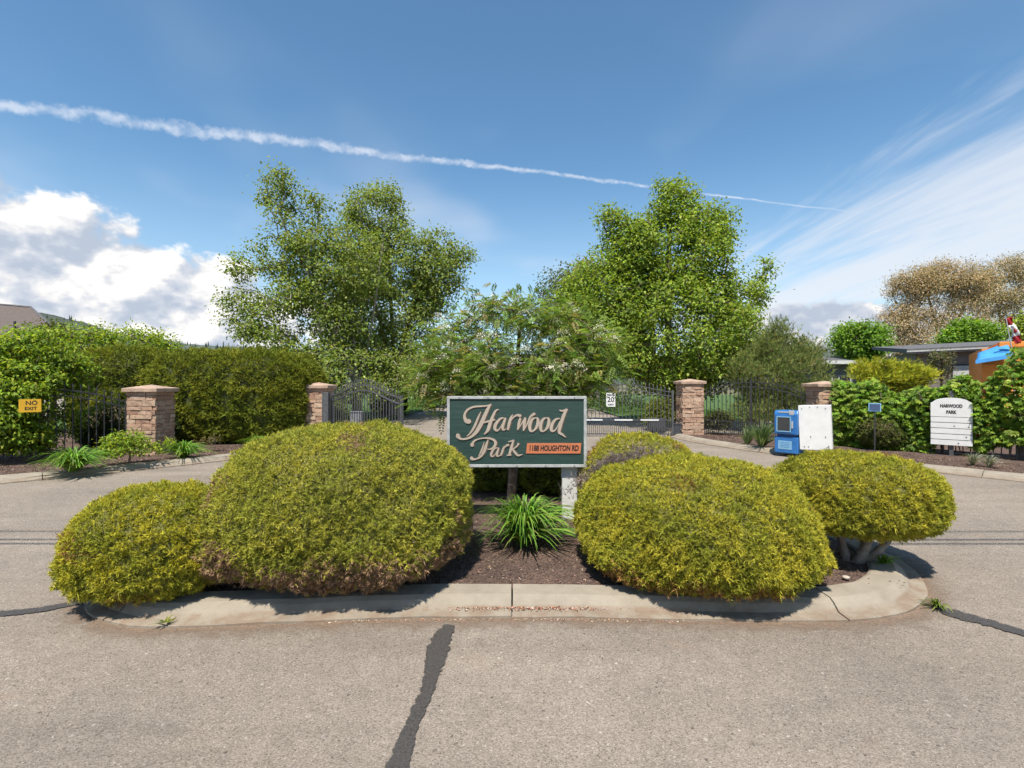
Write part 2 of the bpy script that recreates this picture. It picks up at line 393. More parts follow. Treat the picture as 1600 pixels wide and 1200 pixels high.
t_.l.new(t_.noise(o_, 120, 5, 0.7), bp.inputs['Height']); t_.l.new(bp.outputs[0], b_.inputs['Normal'])

# sign face: dark green boards with faint horizontal grain
m_, t_, b_ = mat_base('green_sign_face'); M['green'] = m_
o_ = t_.add('ShaderNodeTexCoord').outputs['Object']
gn = t_.noise(t_.vm('MULTIPLY', o_, (2.0, 1, 60)), 2.0, 6, 0.6)
t_.l.new(t_.ramp(gn, [(0.3, (0.010, 0.031, 0.026)), (0.5, (0.018, 0.047, 0.039)), (0.8, (0.042, 0.078, 0.066))]), b_.inputs['Base Color'])
b_.inputs['Roughness'].default_value = 0.55
bp = t_.add('ShaderNodeBump'); bp.inputs['Strength'].default_value = 0.4; bp.inputs['Distance'].default_value = 0.004
t_.l.new(gn, bp.inputs['Height']); t_.l.new(bp.outputs[0], b_.inputs['Normal'])

# ================================================================== SETTING
def sheet(name, pts, z, m, kind='structure', label=None):
    bm = bmesh.new(); vs_ = [bm.verts.new((p[0], p[1], z)) for p in pts]; f = bm.faces.new(vs_)
    bmesh.ops.triangulate(bm, faces=[f]); bmesh.ops.recalc_face_normals(bm, faces=bm.faces)
    for f in bm.faces:
        if f.normal.z < 0: f.normal_flip()
    me = bpy.data.meshes.new(name); bm.to_mesh(me); bm.free(); me.materials.append(m)
    o = link(bpy.data.objects.new(name, me)); tag(o, label, None, None, kind); return o
sheet('ground', [(-4000, -60), (4000, -60), (4000, 4000), (-4000, 4000)], -0.03, M['soil'])
road = sheet('road', [(-60, -12), (60, -12), (60, 30), (9.5, 30), (5.9, 24), (5.6, 75), (-5.3, 75), (-5.3, 30), (-60, 30)], 0.0, M['asphalt'])
LK = [(-40, 4.6), (-16, 5.2), (-11.5, 6.4), (-9.6, 7.5), (-8.4, 8.45), (-7.3, 9.56), (-6.0, 11.2), (-5.25, 12.8), (-5.05, 14.5), (-5.05, 17.5)]
RK = [(40, 4.6), (16, 5.2), (11.5, 6.4), (9.7, 7.5), (8.6, 8.55), (7.6, 9.85), (6.7, 11.1), (5.85, 12.5), (5.15, 14.3), (4.95, 15.6), (4.95, 16.4)]
LKs = spline([(x, y, 0) for x, y in LK], 6); RKs = spline([(x, y, 0) for x, y in RK], 6)
def offs(path, d, closed=False):
    out = []; n = len(path)
    for i, p in enumerate(path):
        a = path[(i - 1) % n] if closed else path[max(i - 1, 0)]; b = path[(i + 1) % n] if closed else path[min(i + 1, n - 1)]
        t = (b - a).normalized(); out.append(p + Vector((-t.y, t.x, 0)) * d)
    return out
sheet('planting_bed', [(p.x, p.y) for p in offs(LKs, 0.15)] + [(-60, 17.5), (-60, 4.6)], 0.075, M['mulch'])
sheet('planting_bed', [(p.x, p.y) for p in offs(RKs, -0.15)] + [(60, 16.4), (60, 4.6)], 0.075, M['mulch'])
sheet('lawn', [(-5.45, 17.5), (-5.6, 75), (-80, 75), (-80, 17.5)], 0.06, M['lawn'])
sheet('lawn', [(5.3, 22.5), (80, 28), (80, 75), (5.3, 75)], 0.06, M['lawn'])
KP = [(0.0, -0.02), (0.0, 0.018), (0.10, 0.028), (0.15, 0.075), (0.19, 0.098), (0.36, 0.105), (0.385, 0.095), (0.385, 0.0)]
def kerb_run(parent, path, sgn, closed, cuts, name='kerb_segment', prof=KP):
    n = len(path); cum = [0]
    for i in range(n if closed else n - 1): cum.append(cum[-1] + (path[(i + 1) % n] - path[i]).length)
    tot = cum[-1]
    def at(s):
        s = s % tot if closed else max(0, min(tot, s))
        for i in range(len(cum) - 1):
            if cum[i] <= s <= cum[i + 1]:
                f = (s - cum[i]) / max(1e-6, cum[i + 1] - cum[i]); a, b = path[i], path[(i + 1) % n]
                return a.lerp(b, f), i
        return path[-1], n - 2
    def tang(s):
        a, _ = at(s - 0.12); b, _ = at(s + 0.12); t = (b - a); return t.normalized() if t.length > 1e-6 else Vector((1, 0, 0))
    for a, b in cuts:
        a += 0.006; b -= 0.006; k = max(2, int((b - a) / 0.12)); vs_, fs_ = [], []; m = len(prof)
        dzr = random.uniform(-0.003, 0.003)
        for i in range(k + 1):
            s = a + (b - a) * i / k; p, _ = at(s); t = tang(s); nn = Vector((-t.y, t.x, 0)) * sgn
            wv = 0.004 * math.sin(s * 5.1) + 0.003 * math.sin(s * 11.7 + 1)
            for (u, z) in prof: vs_.append(p + nn * (u + wv) + Vector((0, 0, z + (dzr + 0.002 * math.sin(s * 7.3 + u * 9) if z > 0 else 0))))
        for i in range(k):
            for j in range(m - 1): fs_.append((i * m + j, i * m + j + 1, (i + 1) * m + j + 1, (i + 1) * m + j))
        fs_ += [tuple(range(m)), tuple(range(k * m, (k + 1) * m))[::-1]]
        MB().add(vs_, fs_).build(name, M['kerb'], parent, bevel=0.0)
    return tot
def path_len(p, closed): return sum((p[(i + 1) % len(p)] - p[i]).length for i in range(len(p) if closed else len(p) - 1))
kl = empty('kerb'); tag(kl, kind='structure')
tl = path_len(LKs, False); kerb_run(kl, LKs, 1, False, [(i, min(tl, i + 3.0)) for i in np.arange(0, tl - 0.3, 3.0)])
kr = empty('kerb'); tag(kr, kind='structure')
tl = path_len(RKs, False); kerb_run(kr, RKs, -1, False, [(i, min(tl, i + 3.0)) for i in np.arange(0, tl - 0.3, 3.0)])
# traffic island
ISL = [(-2.3, 3.45), (-1.0, 3.57), (0, 3.60), (1.0, 3.57), (2.2, 3.54), (2.75, 3.64), (3.1, 3.85), (3.35, 4.15), (3.55, 4.55), (3.62, 5.0), (3.5, 5.8), (3.0, 7.0),
       (2.2, 8.4), (1.2, 9.5), (0, 9.9), (-1.2, 9.5), (-2.2, 8.4), (-3.0, 7.0), (-3.4, 5.8), (-3.5, 4.9), (-3.42, 4.3), (-3.18, 3.8), (-2.8, 3.53)]
ISs = spline([(x, y, 0) for x, y in ISL], 6, True)
ki = empty('island_kerb'); tag(ki, kind='structure')
tot = path_len(ISs, True)
def s_at(px):      # arc length of the front edge at a picture column
    best = min(range(0, 50), key=lambda i: abs(ISs[i].x / ISs[i].y - (px - 800) / 800)); return path_len(ISs[:best + 1], False)
cuts_s = [s_at(795), s_at(1335)]
step = [cuts_s[0], cuts_s[1]]
s = cuts_s[1] + 2.2
while s < tot + s_at(345) - 1.0 if False else s < tot - 1.6: step.append(s); s += 2.6
step.append(tot - 0.55)
step = sorted(step); segs = [(step[i], step[i + 1]) for i in range(len(step) - 1)] + [(step[-1], tot + step[0])]
kerb_run(ki, ISs, 1, True, segs)
sheet('island_bed', [(p.x, p.y) for p in offs(ISs, 0.32, True)], 0.085, M['mulch'])
# reddish dirt washed up along the outer foot of the island kerb
m_, t_, b_ = mat_base('gutter_dirt'); M['gutter'] = m_
o_ = t_.add('ShaderNodeNewGeometry').outputs['Position']
fade = t_.add('ShaderNodeAttribute', attribute_name='tint').outputs['Fac']
t_.l.new(t_.ramp(t_.noise(o_, 60, 5, 0.7), [(0.3, (0.12, 0.08, 0.055)), (0.7, (0.27, 0.195, 0.14))]), b_.inputs['Base Color']); b_.inputs['Roughness'].default_value = 0.95
tp = t_.add('ShaderNodeBsdfTransparent'); mx = t_.add('ShaderNodeMixShader')
t_.l.new(t_.m('MULTIPLY', t_.sm(t_.m('ADD', fade, t_.m('SUBTRACT', t_.noise(o_, 7, 6, 0.7), 0.5)), 0.25, 0.95), 0.85), mx.inputs[0])
t_.l.new(tp.outputs[0], mx.inputs[1]); t_.l.new(b_.outputs[0], mx.inputs[2]); t_.l.new(mx.outputs[0], m_.node_tree.nodes['Material Output'].inputs[0])
gd0, gd1, gd2 = offs(ISs, 0.02, True), offs(ISs, -0.06, True), offs(ISs, -0.30, True); nI = len(ISs)
V = np.array([(p.x, p.y, 0.004) for p in gd0 + gd1 + gd2]); F = [(r * nI + i, r * nI + (i + 1) % nI, (r + 1) * nI + (i + 1) % nI, (r + 1) * nI + i) for r in (0, 1) for i in range(nI)]
tag(fast_mesh('gutter_dirt', V, F, M['gutter'], None, np.repeat(np.array([[0.95] * 3, [0.62] * 3, [0.0] * 3]), nI, 0)), kind='structure')
# tar seams
def tar(left, right):
    L = spline([G(x, y, 0.008) for x, y in left], 10); Rr = spline([G(x, y, 0.008) for x, y in right], 10)
    n = min(len(L), len(Rr)); cols_ = (-0.18, 0.0, 0.5, 1.0, 1.18); fd = (0.0, 0.42, 1.0, 0.42, 0.0); V = []; F = []; C = []
    for i in range(n):
        e = 0.55 if i in (0, n - 1) else 1.0
        for c, f in zip(cols_, fd): V.append(L[i].lerp(Rr[i], c)); C.append([f * e] * 3)
    for i in range(n - 1):
        for k in range(4): F.append((5 * i + k, 5 * i + k + 1, 5 * i + k + 6, 5 * i + k + 5))
    tag(fast_mesh('tar_seam', np.array([v[:] for v in V]), F, M['tar'], None, np.array(C)), kind='structure')
tar([(694, 975), (680, 990), (669, 1012), (664, 1040), (661, 1062), (654, 1085), (642, 1112), (628, 1140), (600, 1205)], [(711, 976), (704, 998), (698, 1022), (690, 1045), (682, 1062), (675, 1082), (664, 1110), (652, 1135), (634, 1205)])
tar([(-60, 958), (0, 955), (60, 949), (122, 938)], [(-60, 966), (0, 962), (60, 956), (124, 943)])
tar([(1458, 946), (1500, 955), (1560, 972), (1680, 1010)], [(1470, 957), (1500, 967), (1560, 982), (1680, 1016)])

# ------------------------------------------------------------------ hills
def ridge(name, D, prof, depth, seed, ntree, hmin, hmax):
    xs = np.linspace(prof[0][0], prof[-1][0], 160); ys = np.interp(xs, [p[0] for p in prof], [p[1] for p in prof])
    r = np.random.default_rng(seed)
    V, F, crest = [], [], []
    rows = [(0.0, 0.0), (0.25, 0.35), (0.55, 0.75), (1.0, 1.0), (1.6, 0.0)]
    for i, (x, y) in enumerate(zip(xs, ys)):
        h = CAM_H + (600 - y) / FPX * D + r.normal(0, 0.008 * D / 10)
        for (u, f) in rows:
            dd_ = D - depth + depth * u
            V.append(((x - 800) / FPX * D * (dd_ / D) ** 0.6, dd_, -2 + (h + 2) * f + (r.normal(0, h * 0.03) if 0 < f < 1 else 0)))
        crest.append(V[-2])
    m = len(rows)
    for i in range(len(xs) - 1):
        for j in range(m - 1): F.append((i * m + j, (i + 1) * m + j, (i + 1) * m + j + 1, i * m + j + 1))
    o = MB().add(V, F).build(name, M['hill'], smooth=True); tag(o, kind='structure')
    crest = np.array(crest); T_ = []
    i = r.integers(0, len(crest) - 1, ntree); f = r.uniform(0, 1, (ntree, 1)); P = crest[i] * (1 - f) + crest[i + 1] * f
    P[:, 1] -= r.uniform(0, 0.25, ntree) * depth
    P[:, 2] -= (crest[i][:, 1] - P[:, 1]) / depth * 0.6 * P[:, 2]
    H = r.uniform(hmin, hmax, ntree); V = []; F = []
    for p, h in zip(P, H):
        for lv in range(3):
            b = len(V); zz = p[2] - 1 + h * lv * 0.27; rr = h * 0.19 * (1 - lv * 0.28)
            for k in range(6): V.append((p[0] + rr * math.cos(k * 1.047) * r.uniform(.7, 1.2), p[1] + rr * math.sin(k * 1.047), zz))
            V.append((p[0], p[1], zz + h * 0.45))
            F += [(b + k, b + (k + 1) % 6, b + 6) for k in range(6)]
    tr_ = fast_mesh('forest', V, F, M['needle'], None, var_tint(len(V), [(0.03, 0.045, 0.03), (0.045, 0.06, 0.038)], 0.2))
    tag(tr_, 'distant dark conifers along the hill crest', None, None, 'stuff')
ridge('hill', 420, [(-500, 470), (-100, 470), (60, 488), (100, 496), (140, 506), (180, 521), (240, 531), (320, 540), (420, 545), (520, 549)], 120, 3, 260, 3, 7)
ridge('hills', 1800, [(-600, 552), (300, 545), (420, 544), (700, 552), (1100, 556), (1200, 553), (1290, 547), (1400, 556), (1700, 550), (2300, 552)], 400, 5, 500, 10, 20)

# ================================================================== PLANTS
def superell(n, radii, n_exp=2.4, seed=1, amp=0.045, nscale=1.4, zlow=0.6):
    d = rand_dirs(n); rx, ry, ru = radii; rl = ru * zlow
    ne = (n_exp + (max(2.9, n_exp) - n_exp) * np.clip(-d[:, 2] * 1.6, 0, 1))[:, None]
    rr = (np.abs(d) ** ne).sum(1) ** (-1 / ne[:, 0])
    p = d * rr[:, None]
    sc = np.stack([np.full(n, rx), np.full(n, ry), np.where(p[:, 2] > 0, ru, rl)], 1)
    nr = unit(np.sign(p) * np.abs(p) ** (n_exp - 1) / sc)
    w = fbm(p * sc, nscale, seed, 3)
    return p * sc * (1 + amp * w)[:, None], nr
def core_mesh(name, c, radii, scale, n_exp, seed, amp, nscale, zlow, m, parent):
    bm = bmesh.new(); bmesh.ops.create_icosphere(bm, subdivisions=4, radius=1)
    d = np.array([v.co[:] for v in bm.verts]); d = unit(d); rx, ry, ru = radii
    ne = (n_exp + (max(2.9, n_exp) - n_exp) * np.clip(-d[:, 2] * 1.6, 0, 1))[:, None]; rr = (np.abs(d) ** ne).sum(1) ** (-1 / ne[:, 0]); p = d * rr[:, None]
    sc = np.stack([np.full(len(p), rx), np.full(len(p), ry), np.where(p[:, 2] > 0, ru, ru * zlow)], 1)
    w = fbm(p * sc, nscale, seed, 3); q = p * sc * (1 + amp * w)[:, None] * scale + np.array(c)
    for v, co in zip(bm.verts, q): v.co = co
    me = bpy.data.meshes.new(name); bm.to_mesh(me); bm.free(); me.materials.append(m)
    return link(bpy.data.objects.new(name, me), parent)
def bush(name, c, radii, n, label, cat_, cols, seed, L=(0.05, 0.085), w=0.0045, k=5, spread=0.55, n_exp=2.3, zlow=0.6, amp=0.045, nscale=1.3,
         up=0.35, brown=None, group=None, patch=None, clump=5.0, depth=0.055, core=0.90, rust=1.3, inner='twig'):
    """clipped shrub: woody core, feathery sprays all over the surface"""
    root = empty(name, (c[0], c[1], 0.08), 0, label, cat_, group)
    off = np.array([0, 0, c[2] - 0.08])
    core_mesh('branches', off, radii, core, n_exp, seed, amp, nscale, zlow, M[inner], root)
    p, nr = superell(n, radii, n_exp, seed, amp, nscale, zlow)
    kp = (nr[:, 1] < 0.35) | (RNG.uniform(0, 1, n) < 0.45); p, nr = p[kp], nr[kp]; n = len(p)
    cl = fbm(p, clump, seed + 5, 2); cl2 = fbm(p, clump * 0.33, seed + 9, 2); cl3 = fbm(p, clump * 2.2, seed + 3, 1)
    p = p + nr * (cl * depth * 0.55 + cl3 * depth * 0.3 - RNG.uniform(0, 1, n) ** 1.5 * depth * 1.3)[:, None] + off
    d = nr * 0.8 + np.array([0, 0, up]) + rand_dirs(n) * 0.75
    cols = np.array(cols)                                        # green, gold, olive, rust
    a = np.clip(0.5 + 0.42 * cl2 + 0.22 * cl + RNG.normal(0, 0.2, n), 0, 1)[:, None]
    tint = cols[0] * (1 - a) + cols[1] * a
    ol = (RNG.uniform(0, 1, n) < np.clip(0.22 - 0.2 * cl3, 0, 0.6))[:, None]; tint = np.where(ol, cols[2], tint)
    ru = np.clip(fbm(p, 1.1, seed + 21, 3) - 0.62, 0, 1) * rust
    if brown is not None:
        rel = (p[:, 2] - off[2]) / (radii[2] * zlow)
        ru = np.maximum(ru, np.clip((brown - rel + 0.28 * fbm(p, 1.6, seed + 31, 3)) * 2.2, 0, 1) * 0.93)
    rs = (RNG.uniform(0, 1, n) < ru)[:, None]; tint = np.where(rs, cols[3] * np.exp(RNG.normal(0, 0.3, (n, 1))), tint)
    tint = tint * np.exp(RNG.normal(0, 0.11, (n, 1)))
    V, F, C = sprays(p, d, RNG.uniform(L[0], L[1], n) * np.where(RNG.uniform(0, 1, n) < 0.025, 1.9, 1.0), w, k, spread, tint)
    fast_mesh('foliage', V, F, M['needle'], root, C)
    return root
GOLD = [(0.27, 0.295, 0.034), (0.48, 0.43, 0.042), (0.19, 0.20, 0.036), (0.28, 0.17, 0.07)]
GOLDR = [(0.28, 0.305, 0.036), (0.47, 0.42, 0.046), (0.20, 0.20, 0.036), (0.31, 0.18, 0.06)]
OLIVE = [(0.29, 0.315, 0.046), (0.44, 0.41, 0.06), (0.20, 0.215, 0.045), (0.29, 0.185, 0.115)]
FZ = dict(L=(0.020, 0.040), w=0.0034, k=5, spread=0.9, depth=0.038, clump=7.0, core=0.955, inner='bush_inner')
b1 = bush('cypress_bush', (-2.73, 4.03, 0.42), (0.61, 0.61, 0.43), 34000, 'low golden cypress mound at the left tip of the kerbed island', 'bush', GOLD, 51, zlow=0.80, brown=-0.72, **FZ)
b2 = bush('cypress_bush', (-1.44, 4.52, 0.54), (1.08, 1.07, 0.74), 86000, 'largest domed olive-gold bush with a dead brown skirt, left of the green sign', 'bush', OLIVE, 62, zlow=0.64, brown=-0.10, n_exp=2.5, **FZ)
b3 = bush('cypress_bush', (1.55, 4.46, 0.43), (0.97, 1.02, 0.57), 78000, 'broad bright golden mound just right of the white sign post', 'bush', GOLDR, 73, zlow=0.64, brown=-0.40, n_exp=2.15, **FZ)
b4 = bush('cypress_bush', (1.46, 5.90, 0.54), (0.66, 0.62, 0.52), 22000, 'smaller golden bush behind the broad mound, touching the sign edge', 'bush', GOLDR, 84, zlow=0.85, **FZ)
b5 = bush('cypress_bush', (3.10, 4.64, 0.66), (0.67, 0.62, 0.36), 40000, 'flat-topped golden bush raised on bare trunks at the right end of the island', 'bush', GOLDR, 95, zlow=0.90, brown=-0.85, **FZ)
for pts, r0 in (([(3.02, 4.5, 0.06), (3.06, 4.48, 0.16), (3.16, 4.55, 0.30), (3.28, 4.7, 0.6)], 0.045), ([(3.05, 4.53, 0.06), (3.22, 4.52, 0.17), (3.42, 4.62, 0.30), (3.55, 4.75, 0.6)], 0.032), ([(2.98, 4.55, 0.06), (2.96, 4.6, 0.25), (2.95, 4.75, 0.6)], 0.035)):
    sp_ = spline(pts, 6); m = MB().tube([p - Vector((3.10, 4.64, 0.08)) for p in sp_], [r0 * (1.15 - 0.5 * i / len(sp_)) * (1 + 0.12 * math.sin(i * 2.1)) for i in range(len(sp_))], 8)
    m.build('trunk', M['bark_grey'], b5, smooth=True)
for b_o in (b1, b2, b3, b4):     # each grows from short stems
    m = MB()
    for k in range(4): m.tube([(0.1 * math.cos(k * 1.6), 0.1 * math.sin(k * 1.6), -0.05), (0.28 * math.cos(k * 1.6), 0.28 * math.sin(k * 1.6), 0.4)], [0.04, 0.02], 6)
    m.build('stem', M['bark'], b_o)
# dead grey patch on the small bush
n = 1300; pc = np.array(PD(958, 736, 5.0)) - np.array([1.46, 5.90, 0.08])
p = pc + RNG.normal(size=(n, 3)) * np.array([0.17, 0.10, 0.06]) + np.array([[0.0, 0.0, 0.0]])
p[:, 2] += (p[:, 0] - pc[0]) * 0.42
fast_mesh('dead_twigs', *(lambda r: (r[0], r[1]))(sprays(p, rand_dirs(n) * 0.8 + np.array([-0.2, -0.5, 0.5]), RNG.uniform(0.06, 0.12, n), 0.0025, 6, 0.5, var_tint(n, [(0.27, 0.22, 0.20), (0.20, 0.15, 0.13)], 0.2))), M['dry'], b4,
          np.repeat(var_tint(n * 6, [(0.27, 0.22, 0.20), (0.20, 0.15, 0.13)], 0.2), 3, 0))['label'] = 'grey dead twigs'
GREEN = [(0.16, 0.22, 0.035), (0.32, 0.34, 0.05), (0.12, 0.16, 0.03), (0.14, 0.10, 0.05)]
bush('low_shrub', (-0.22, 7.75, 0.34), (0.62, 0.5, 0.34), 9000, 'low green clipped shrub behind the sign, left of the slim brown trunk', 'shrub', GREEN, 105, L=(0.04, 0.07), w=0.007, k=4, zlow=0.7)
bush('low_shrub', (0.62, 7.5, 0.36), (0.55, 0.5, 0.36), 9000, 'low green clipped shrub behind the sign, right of the slim brown trunk', 'shrub', GREEN, 106, L=(0.04, 0.07), w=0.007, k=4, zlow=0.7)
# hedge
HEDGE = [(0.155, 0.20, 0.024), (0.26, 0.27, 0.03), (0.11, 0.14, 0.022), (0.19, 0.15, 0.04)]
bush('hedge', (-7.64, 14.2, 1.30), (2.24, 1.10, 1.24), 70000, 'long clipped olive hedge between the stone pillar and the gate', 'hedge', HEDGE, 117, L=(0.07, 0.12), w=0.011, k=3, n_exp=3.6, zlow=0.98, amp=0.03, nscale=0.5, up=0.25, clump=2.2, depth=0.13, core=0.93, rust=0.25, inner='hedge_inner')
bush('hedge', (-10.95, 14.6, 1.34), (1.12, 1.1, 1.30), 32000, 'short end block of olive hedge between the leafy maple shrub and the long hedge', 'hedge', HEDGE, 118, L=(0.07, 0.12), w=0.011, k=3, n_exp=4.0, zlow=0.98, amp=0.03, nscale=0.6, up=0.25, clump=2.2, depth=0.13, core=0.93, rust=0.25, inner='hedge_inner')

def tree(name, base, trunk, ells, label, cat_, leaf, tint, wts=None, sig=0.34, per=48, Lr=(0.11, 0.17), wr=0.75, bark='bark', group=None, droop=0.35,
         r_tw=0.010, seed=1, leaf_fn=None, mat_leafs='leaf', jit=0.18, zflat=0.75, twl=0.6, hollow=0.45, crown='crown'):
    """trunk polylines grow towards clumps spread through ellipsoids; leaves gather round every clump"""
    rg = np.random.default_rng(seed)
    root = empty(name, base, 0, label, cat_, group); bx, by, bz = base
    nodes, par, main = [], [], []
    for path in trunk:
        pts = spline([Vector(p) for p in path], 5); last = -1
        for i, p in enumerate(pts):
            if nodes and i == 0:
                last = min(range(len(nodes)), key=lambda q: (Vector(nodes[q]) - p).length)
                if (Vector(nodes[last]) - p).length < 0.05: continue
            nodes.append(tuple(p)); par.append(last); last = len(nodes) - 1
    cl = []
    for (cx, cy, cz, rx, ry, rz, cnt) in ells:
        d = rg.normal(size=(cnt, 3)); d /= np.linalg.norm(d, axis=1, keepdims=True)
        r = (hollow ** 3 + (1 - hollow ** 3) * rg.uniform(0, 1, (cnt, 1))) ** (1 / 3)
        cl.append(np.array([cx, cy, cz]) + d * r * np.array([rx, ry, rz]))
    cl = np.concatenate(cl); cl = cl[cl[:, 2] > 0.25]
    tn = np.array(nodes); order = np.argsort(np.array([np.linalg.norm(tn - c, axis=1).min() for c in cl])); ends = []
    for c in cl[order]:
        A = np.array(nodes); dv = c - A; ds = np.linalg.norm(dv, axis=1)
        cost = ds + np.maximum(0, -(dv[:, 2]) + 0.15 * ds) * twl
        j = int(np.argmin(cost)); a = A[j]; last = j; nst = 3 if ds[j] > 0.6 else 2
        for s_ in range(1, nst + 1):
            f = s_ / nst; q = a * (1 - f) + c * f + rg.normal(size=3) * 0.05 * ds[j] * (1 if s_ < nst else 0) + np.array([0, 0, 0.10 * ds[j] * math.sin(f * 3.14)])
            nodes.append(tuple(q)); par.append(last); last = len(nodes) - 1
        ends.append(last)
    N = len(nodes); cnt = np.zeros(N)
    for e in ends: cnt[e] += 1
    for i in range(N - 1, -1, -1):
        if par[i] >= 0: cnt[par[i]] += cnt[i]
    rad = r_tw * np.maximum(cnt, 0.6) ** 0.44
    A = np.array(nodes); k = 6; V, F = [], []
    idx = np.array([i for i in range(N) if par[i] >= 0]); pi = np.array([par[i] for i in idx])
    t = unit(A[idx] - A[pi]); s1 = unit(np.cross(t, np.array([0.31, 0.17, 0.93]) + 0 * t)); s2 = np.cross(t, s1)
    r1 = np.minimum(rad[pi], rad[idx] * 1.5); ang = np.arange(k) * 2 * np.pi / k
    ring = s1[:, None, :] * np.cos(ang)[None, :, None] + s2[:, None, :] * np.sin(ang)[None, :, None]
    V0 = A[pi][:, None, :] + ring * r1[:, None, None] - t[:, None, :] * (0.3 * r1)[:, None, None]; V1 = A[idx][:, None, :] + ring * rad[idx][:, None, None]
    V = np.concatenate([V0, V1], 1).reshape(-1, 3); b = (np.arange(len(idx)) * 2 * k)[:, None]
    F = np.concatenate([b + [j, (j + 1) % k, k + (j + 1) % k, k + j] for j in range(k)], 0)
    fast_mesh('trunk', V, F, M[bark], root, smooth=True)
    E = A[ends]; n = len(E) * per
    cp = np.repeat(E, per, 0); off = rg.normal(size=(n, 3)) * sig * np.array([1, 1, zflat]); pos = cp + off
    ctint = np.exp(rg.normal(0, 0.10, (len(E), 1)))
    out = unit(off + 1e-6); d = out * 0.6 + rand_dirs(n) * 0.7 + np.array([0, 0, -droop])
    nr = np.array([0, -0.15, 1.0]) + out * 0.45 + rand_dirs(n) * 0.42
    L = RNG.uniform(Lr[0], Lr[1], n); tn_ = var_tint(n, tint, jit, wts) * np.repeat(ctint, per, 0)
    if leaf_fn is None: V, F, C = diamonds(pos, d, nr, L, L * wr, tn_)
    else: V, F, C = leaf_fn(pos, d, nr, L, tn_, out)
    fast_mesh(crown, V, F, M[mat_leafs], root, C)
    return root, E
def rel(px, py, d, base): v = PD(px, py, d); return (v.x - base[0], v.y - base[1], v.z - base[2])
def ell(px, py, d, wpx, hpx, base, cnt, dep=None):
    x, y, z = rel(px, py, d, base); k = d / FPX
    return (x, y, z, wpx * k, (dep if dep else wpx * k), hpx * k, cnt)
MAPLE = [(0.175, 0.239, 0.051), (0.233, 0.302, 0.064), (0.143, 0.201, 0.048), (0.286, 0.318, 0.095)]
MAPLE2 = [(0.187, 0.284, 0.040), (0.267, 0.355, 0.046), (0.142, 0.213, 0.040), (0.319, 0.391, 0.071)]
# left maple, front tree: loose crown leaning left
bs = (-6.55, 21.5, 0.06)
tree('maple_tree', bs, [[(0, 0, 0), (0.05, 0, 1.2), (-0.1, 0, 3.2), (-0.35, 0.1, 5.4)], [(0.02, 0, 1.6), (-0.7, -0.2, 3.4), (-1.6, -0.2, 5.6), (-3.0, -0.2, 8.3)], [(0, 0, 1.5), (0.5, 0.2, 3.5), (0.9, 0.3, 6.5), (1.2, 0.3, 8.6)]],
     [ell(480, 520, 21.3, 95, 100, bs, 255), ell(520, 420, 21.5, 80, 75, bs, 131), ell(458, 350, 21.3, 46, 60, bs, 32), ell(430, 292, 21.3, 20, 34, bs, 15), ell(412, 305, 21.3, 10, 12, bs, 5), ell(372, 425, 21.2, 12, 14, bs, 5), ell(402, 400, 21.2, 40, 36, bs, 15), ell(385, 492, 21, 42, 44, bs, 32), ell(530, 585, 21.2, 125, 50, bs, 146), ell(505, 440, 21.4, 75, 85, bs, 100), ell(500, 330, 21.4, 18, 30, bs, 6)],
     'loose maple leaning left with gaps of sky, behind the left gate leaf', 'tree', None, MAPLE, [0.35, 0.25, 0.25, 0.15], sig=0.22, per=54, Lr=(0.09, 0.15), bark='bark_grey', group='maples behind the gates', seed=3)
bs = (-5.9, 25.5, 0.06)
tree('maple_tree', bs, [[(0, 0, 0), (0.05, 0, 2), (-0.1, 0, 5), (-0.25, 0.1, 9.0)], [(0.02, 0, 2.2), (0.9, -0.2, 5.0), (1.9, -0.2, 7.5)], [(0, 0, 2.0), (-0.8, 0.2, 5), (-1.6, 0.3, 7.5)]],
     [ell(600, 480, 25.4, 85, 115, bs, 284), ell(588, 340, 25.4, 46, 58, bs, 81), ell(680, 425, 25.3, 42, 66, bs, 103), ell(650, 560, 25.3, 95, 60, bs, 163), ell(630, 430, 25.4, 70, 75, bs, 120), ell(560, 400, 25.4, 40, 70, bs, 51), ell(715, 405, 25.2, 20, 22, bs, 9), ell(612, 300, 25.3, 12, 20, bs, 6)],
     'tall upright maple right of the leaning one, beside the lawn strip', 'tree', None, MAPLE, [0.3, 0.3, 0.25, 0.15], sig=0.26, per=54, Lr=(0.10, 0.165), bark='bark_grey', group='maples behind the gates', seed=7)
bs = (6.3, 20.5, 0.06)
tree('maple_tree', bs, [[(0, 0, 0), (0.05, 0, 1.5), (-0.05, 0, 4.0), (0.05, 0.1, 8.6)], [(0.02, 0, 1.6), (1.2, -0.2, 3.4), (2.6, -0.2, 5.0)], [(0, 0, 1.5), (-1.0, 0.2, 3.5), (-2.2, 0.3, 6)]],
     [ell(1045, 520, 20.3, 125, 95, bs, 511), ell(1050, 400, 20.4, 85, 80, bs, 263), ell(1055, 315, 20.4, 34, 38, bs, 52), ell(945, 480, 20.4, 72, 90, bs, 263), ell(905, 520, 20.3, 45, 70, bs, 108), ell(985, 400, 20.4, 50, 60, bs, 108), ell(955, 350, 20.4, 22, 24, bs, 18), ell(1150, 470, 20.3, 42, 50, bs, 74), ell(1110, 355, 20.4, 40, 36, bs, 52), ell(1192, 425, 20.2, 12, 14, bs, 6), ell(1175, 545, 20.2, 36, 24, bs, 37), ell(1080, 580, 20.1, 95, 36, bs, 124)],
     'dense bright green maple filling the sky behind the right gate leaf', 'tree', None, MAPLE2, [0.35, 0.3, 0.25, 0.1], sig=0.22, per=58, Lr=(0.09, 0.145), bark='bark', group='maples behind the gates', seed=9)
bs = (3.6, 34, 0.06)
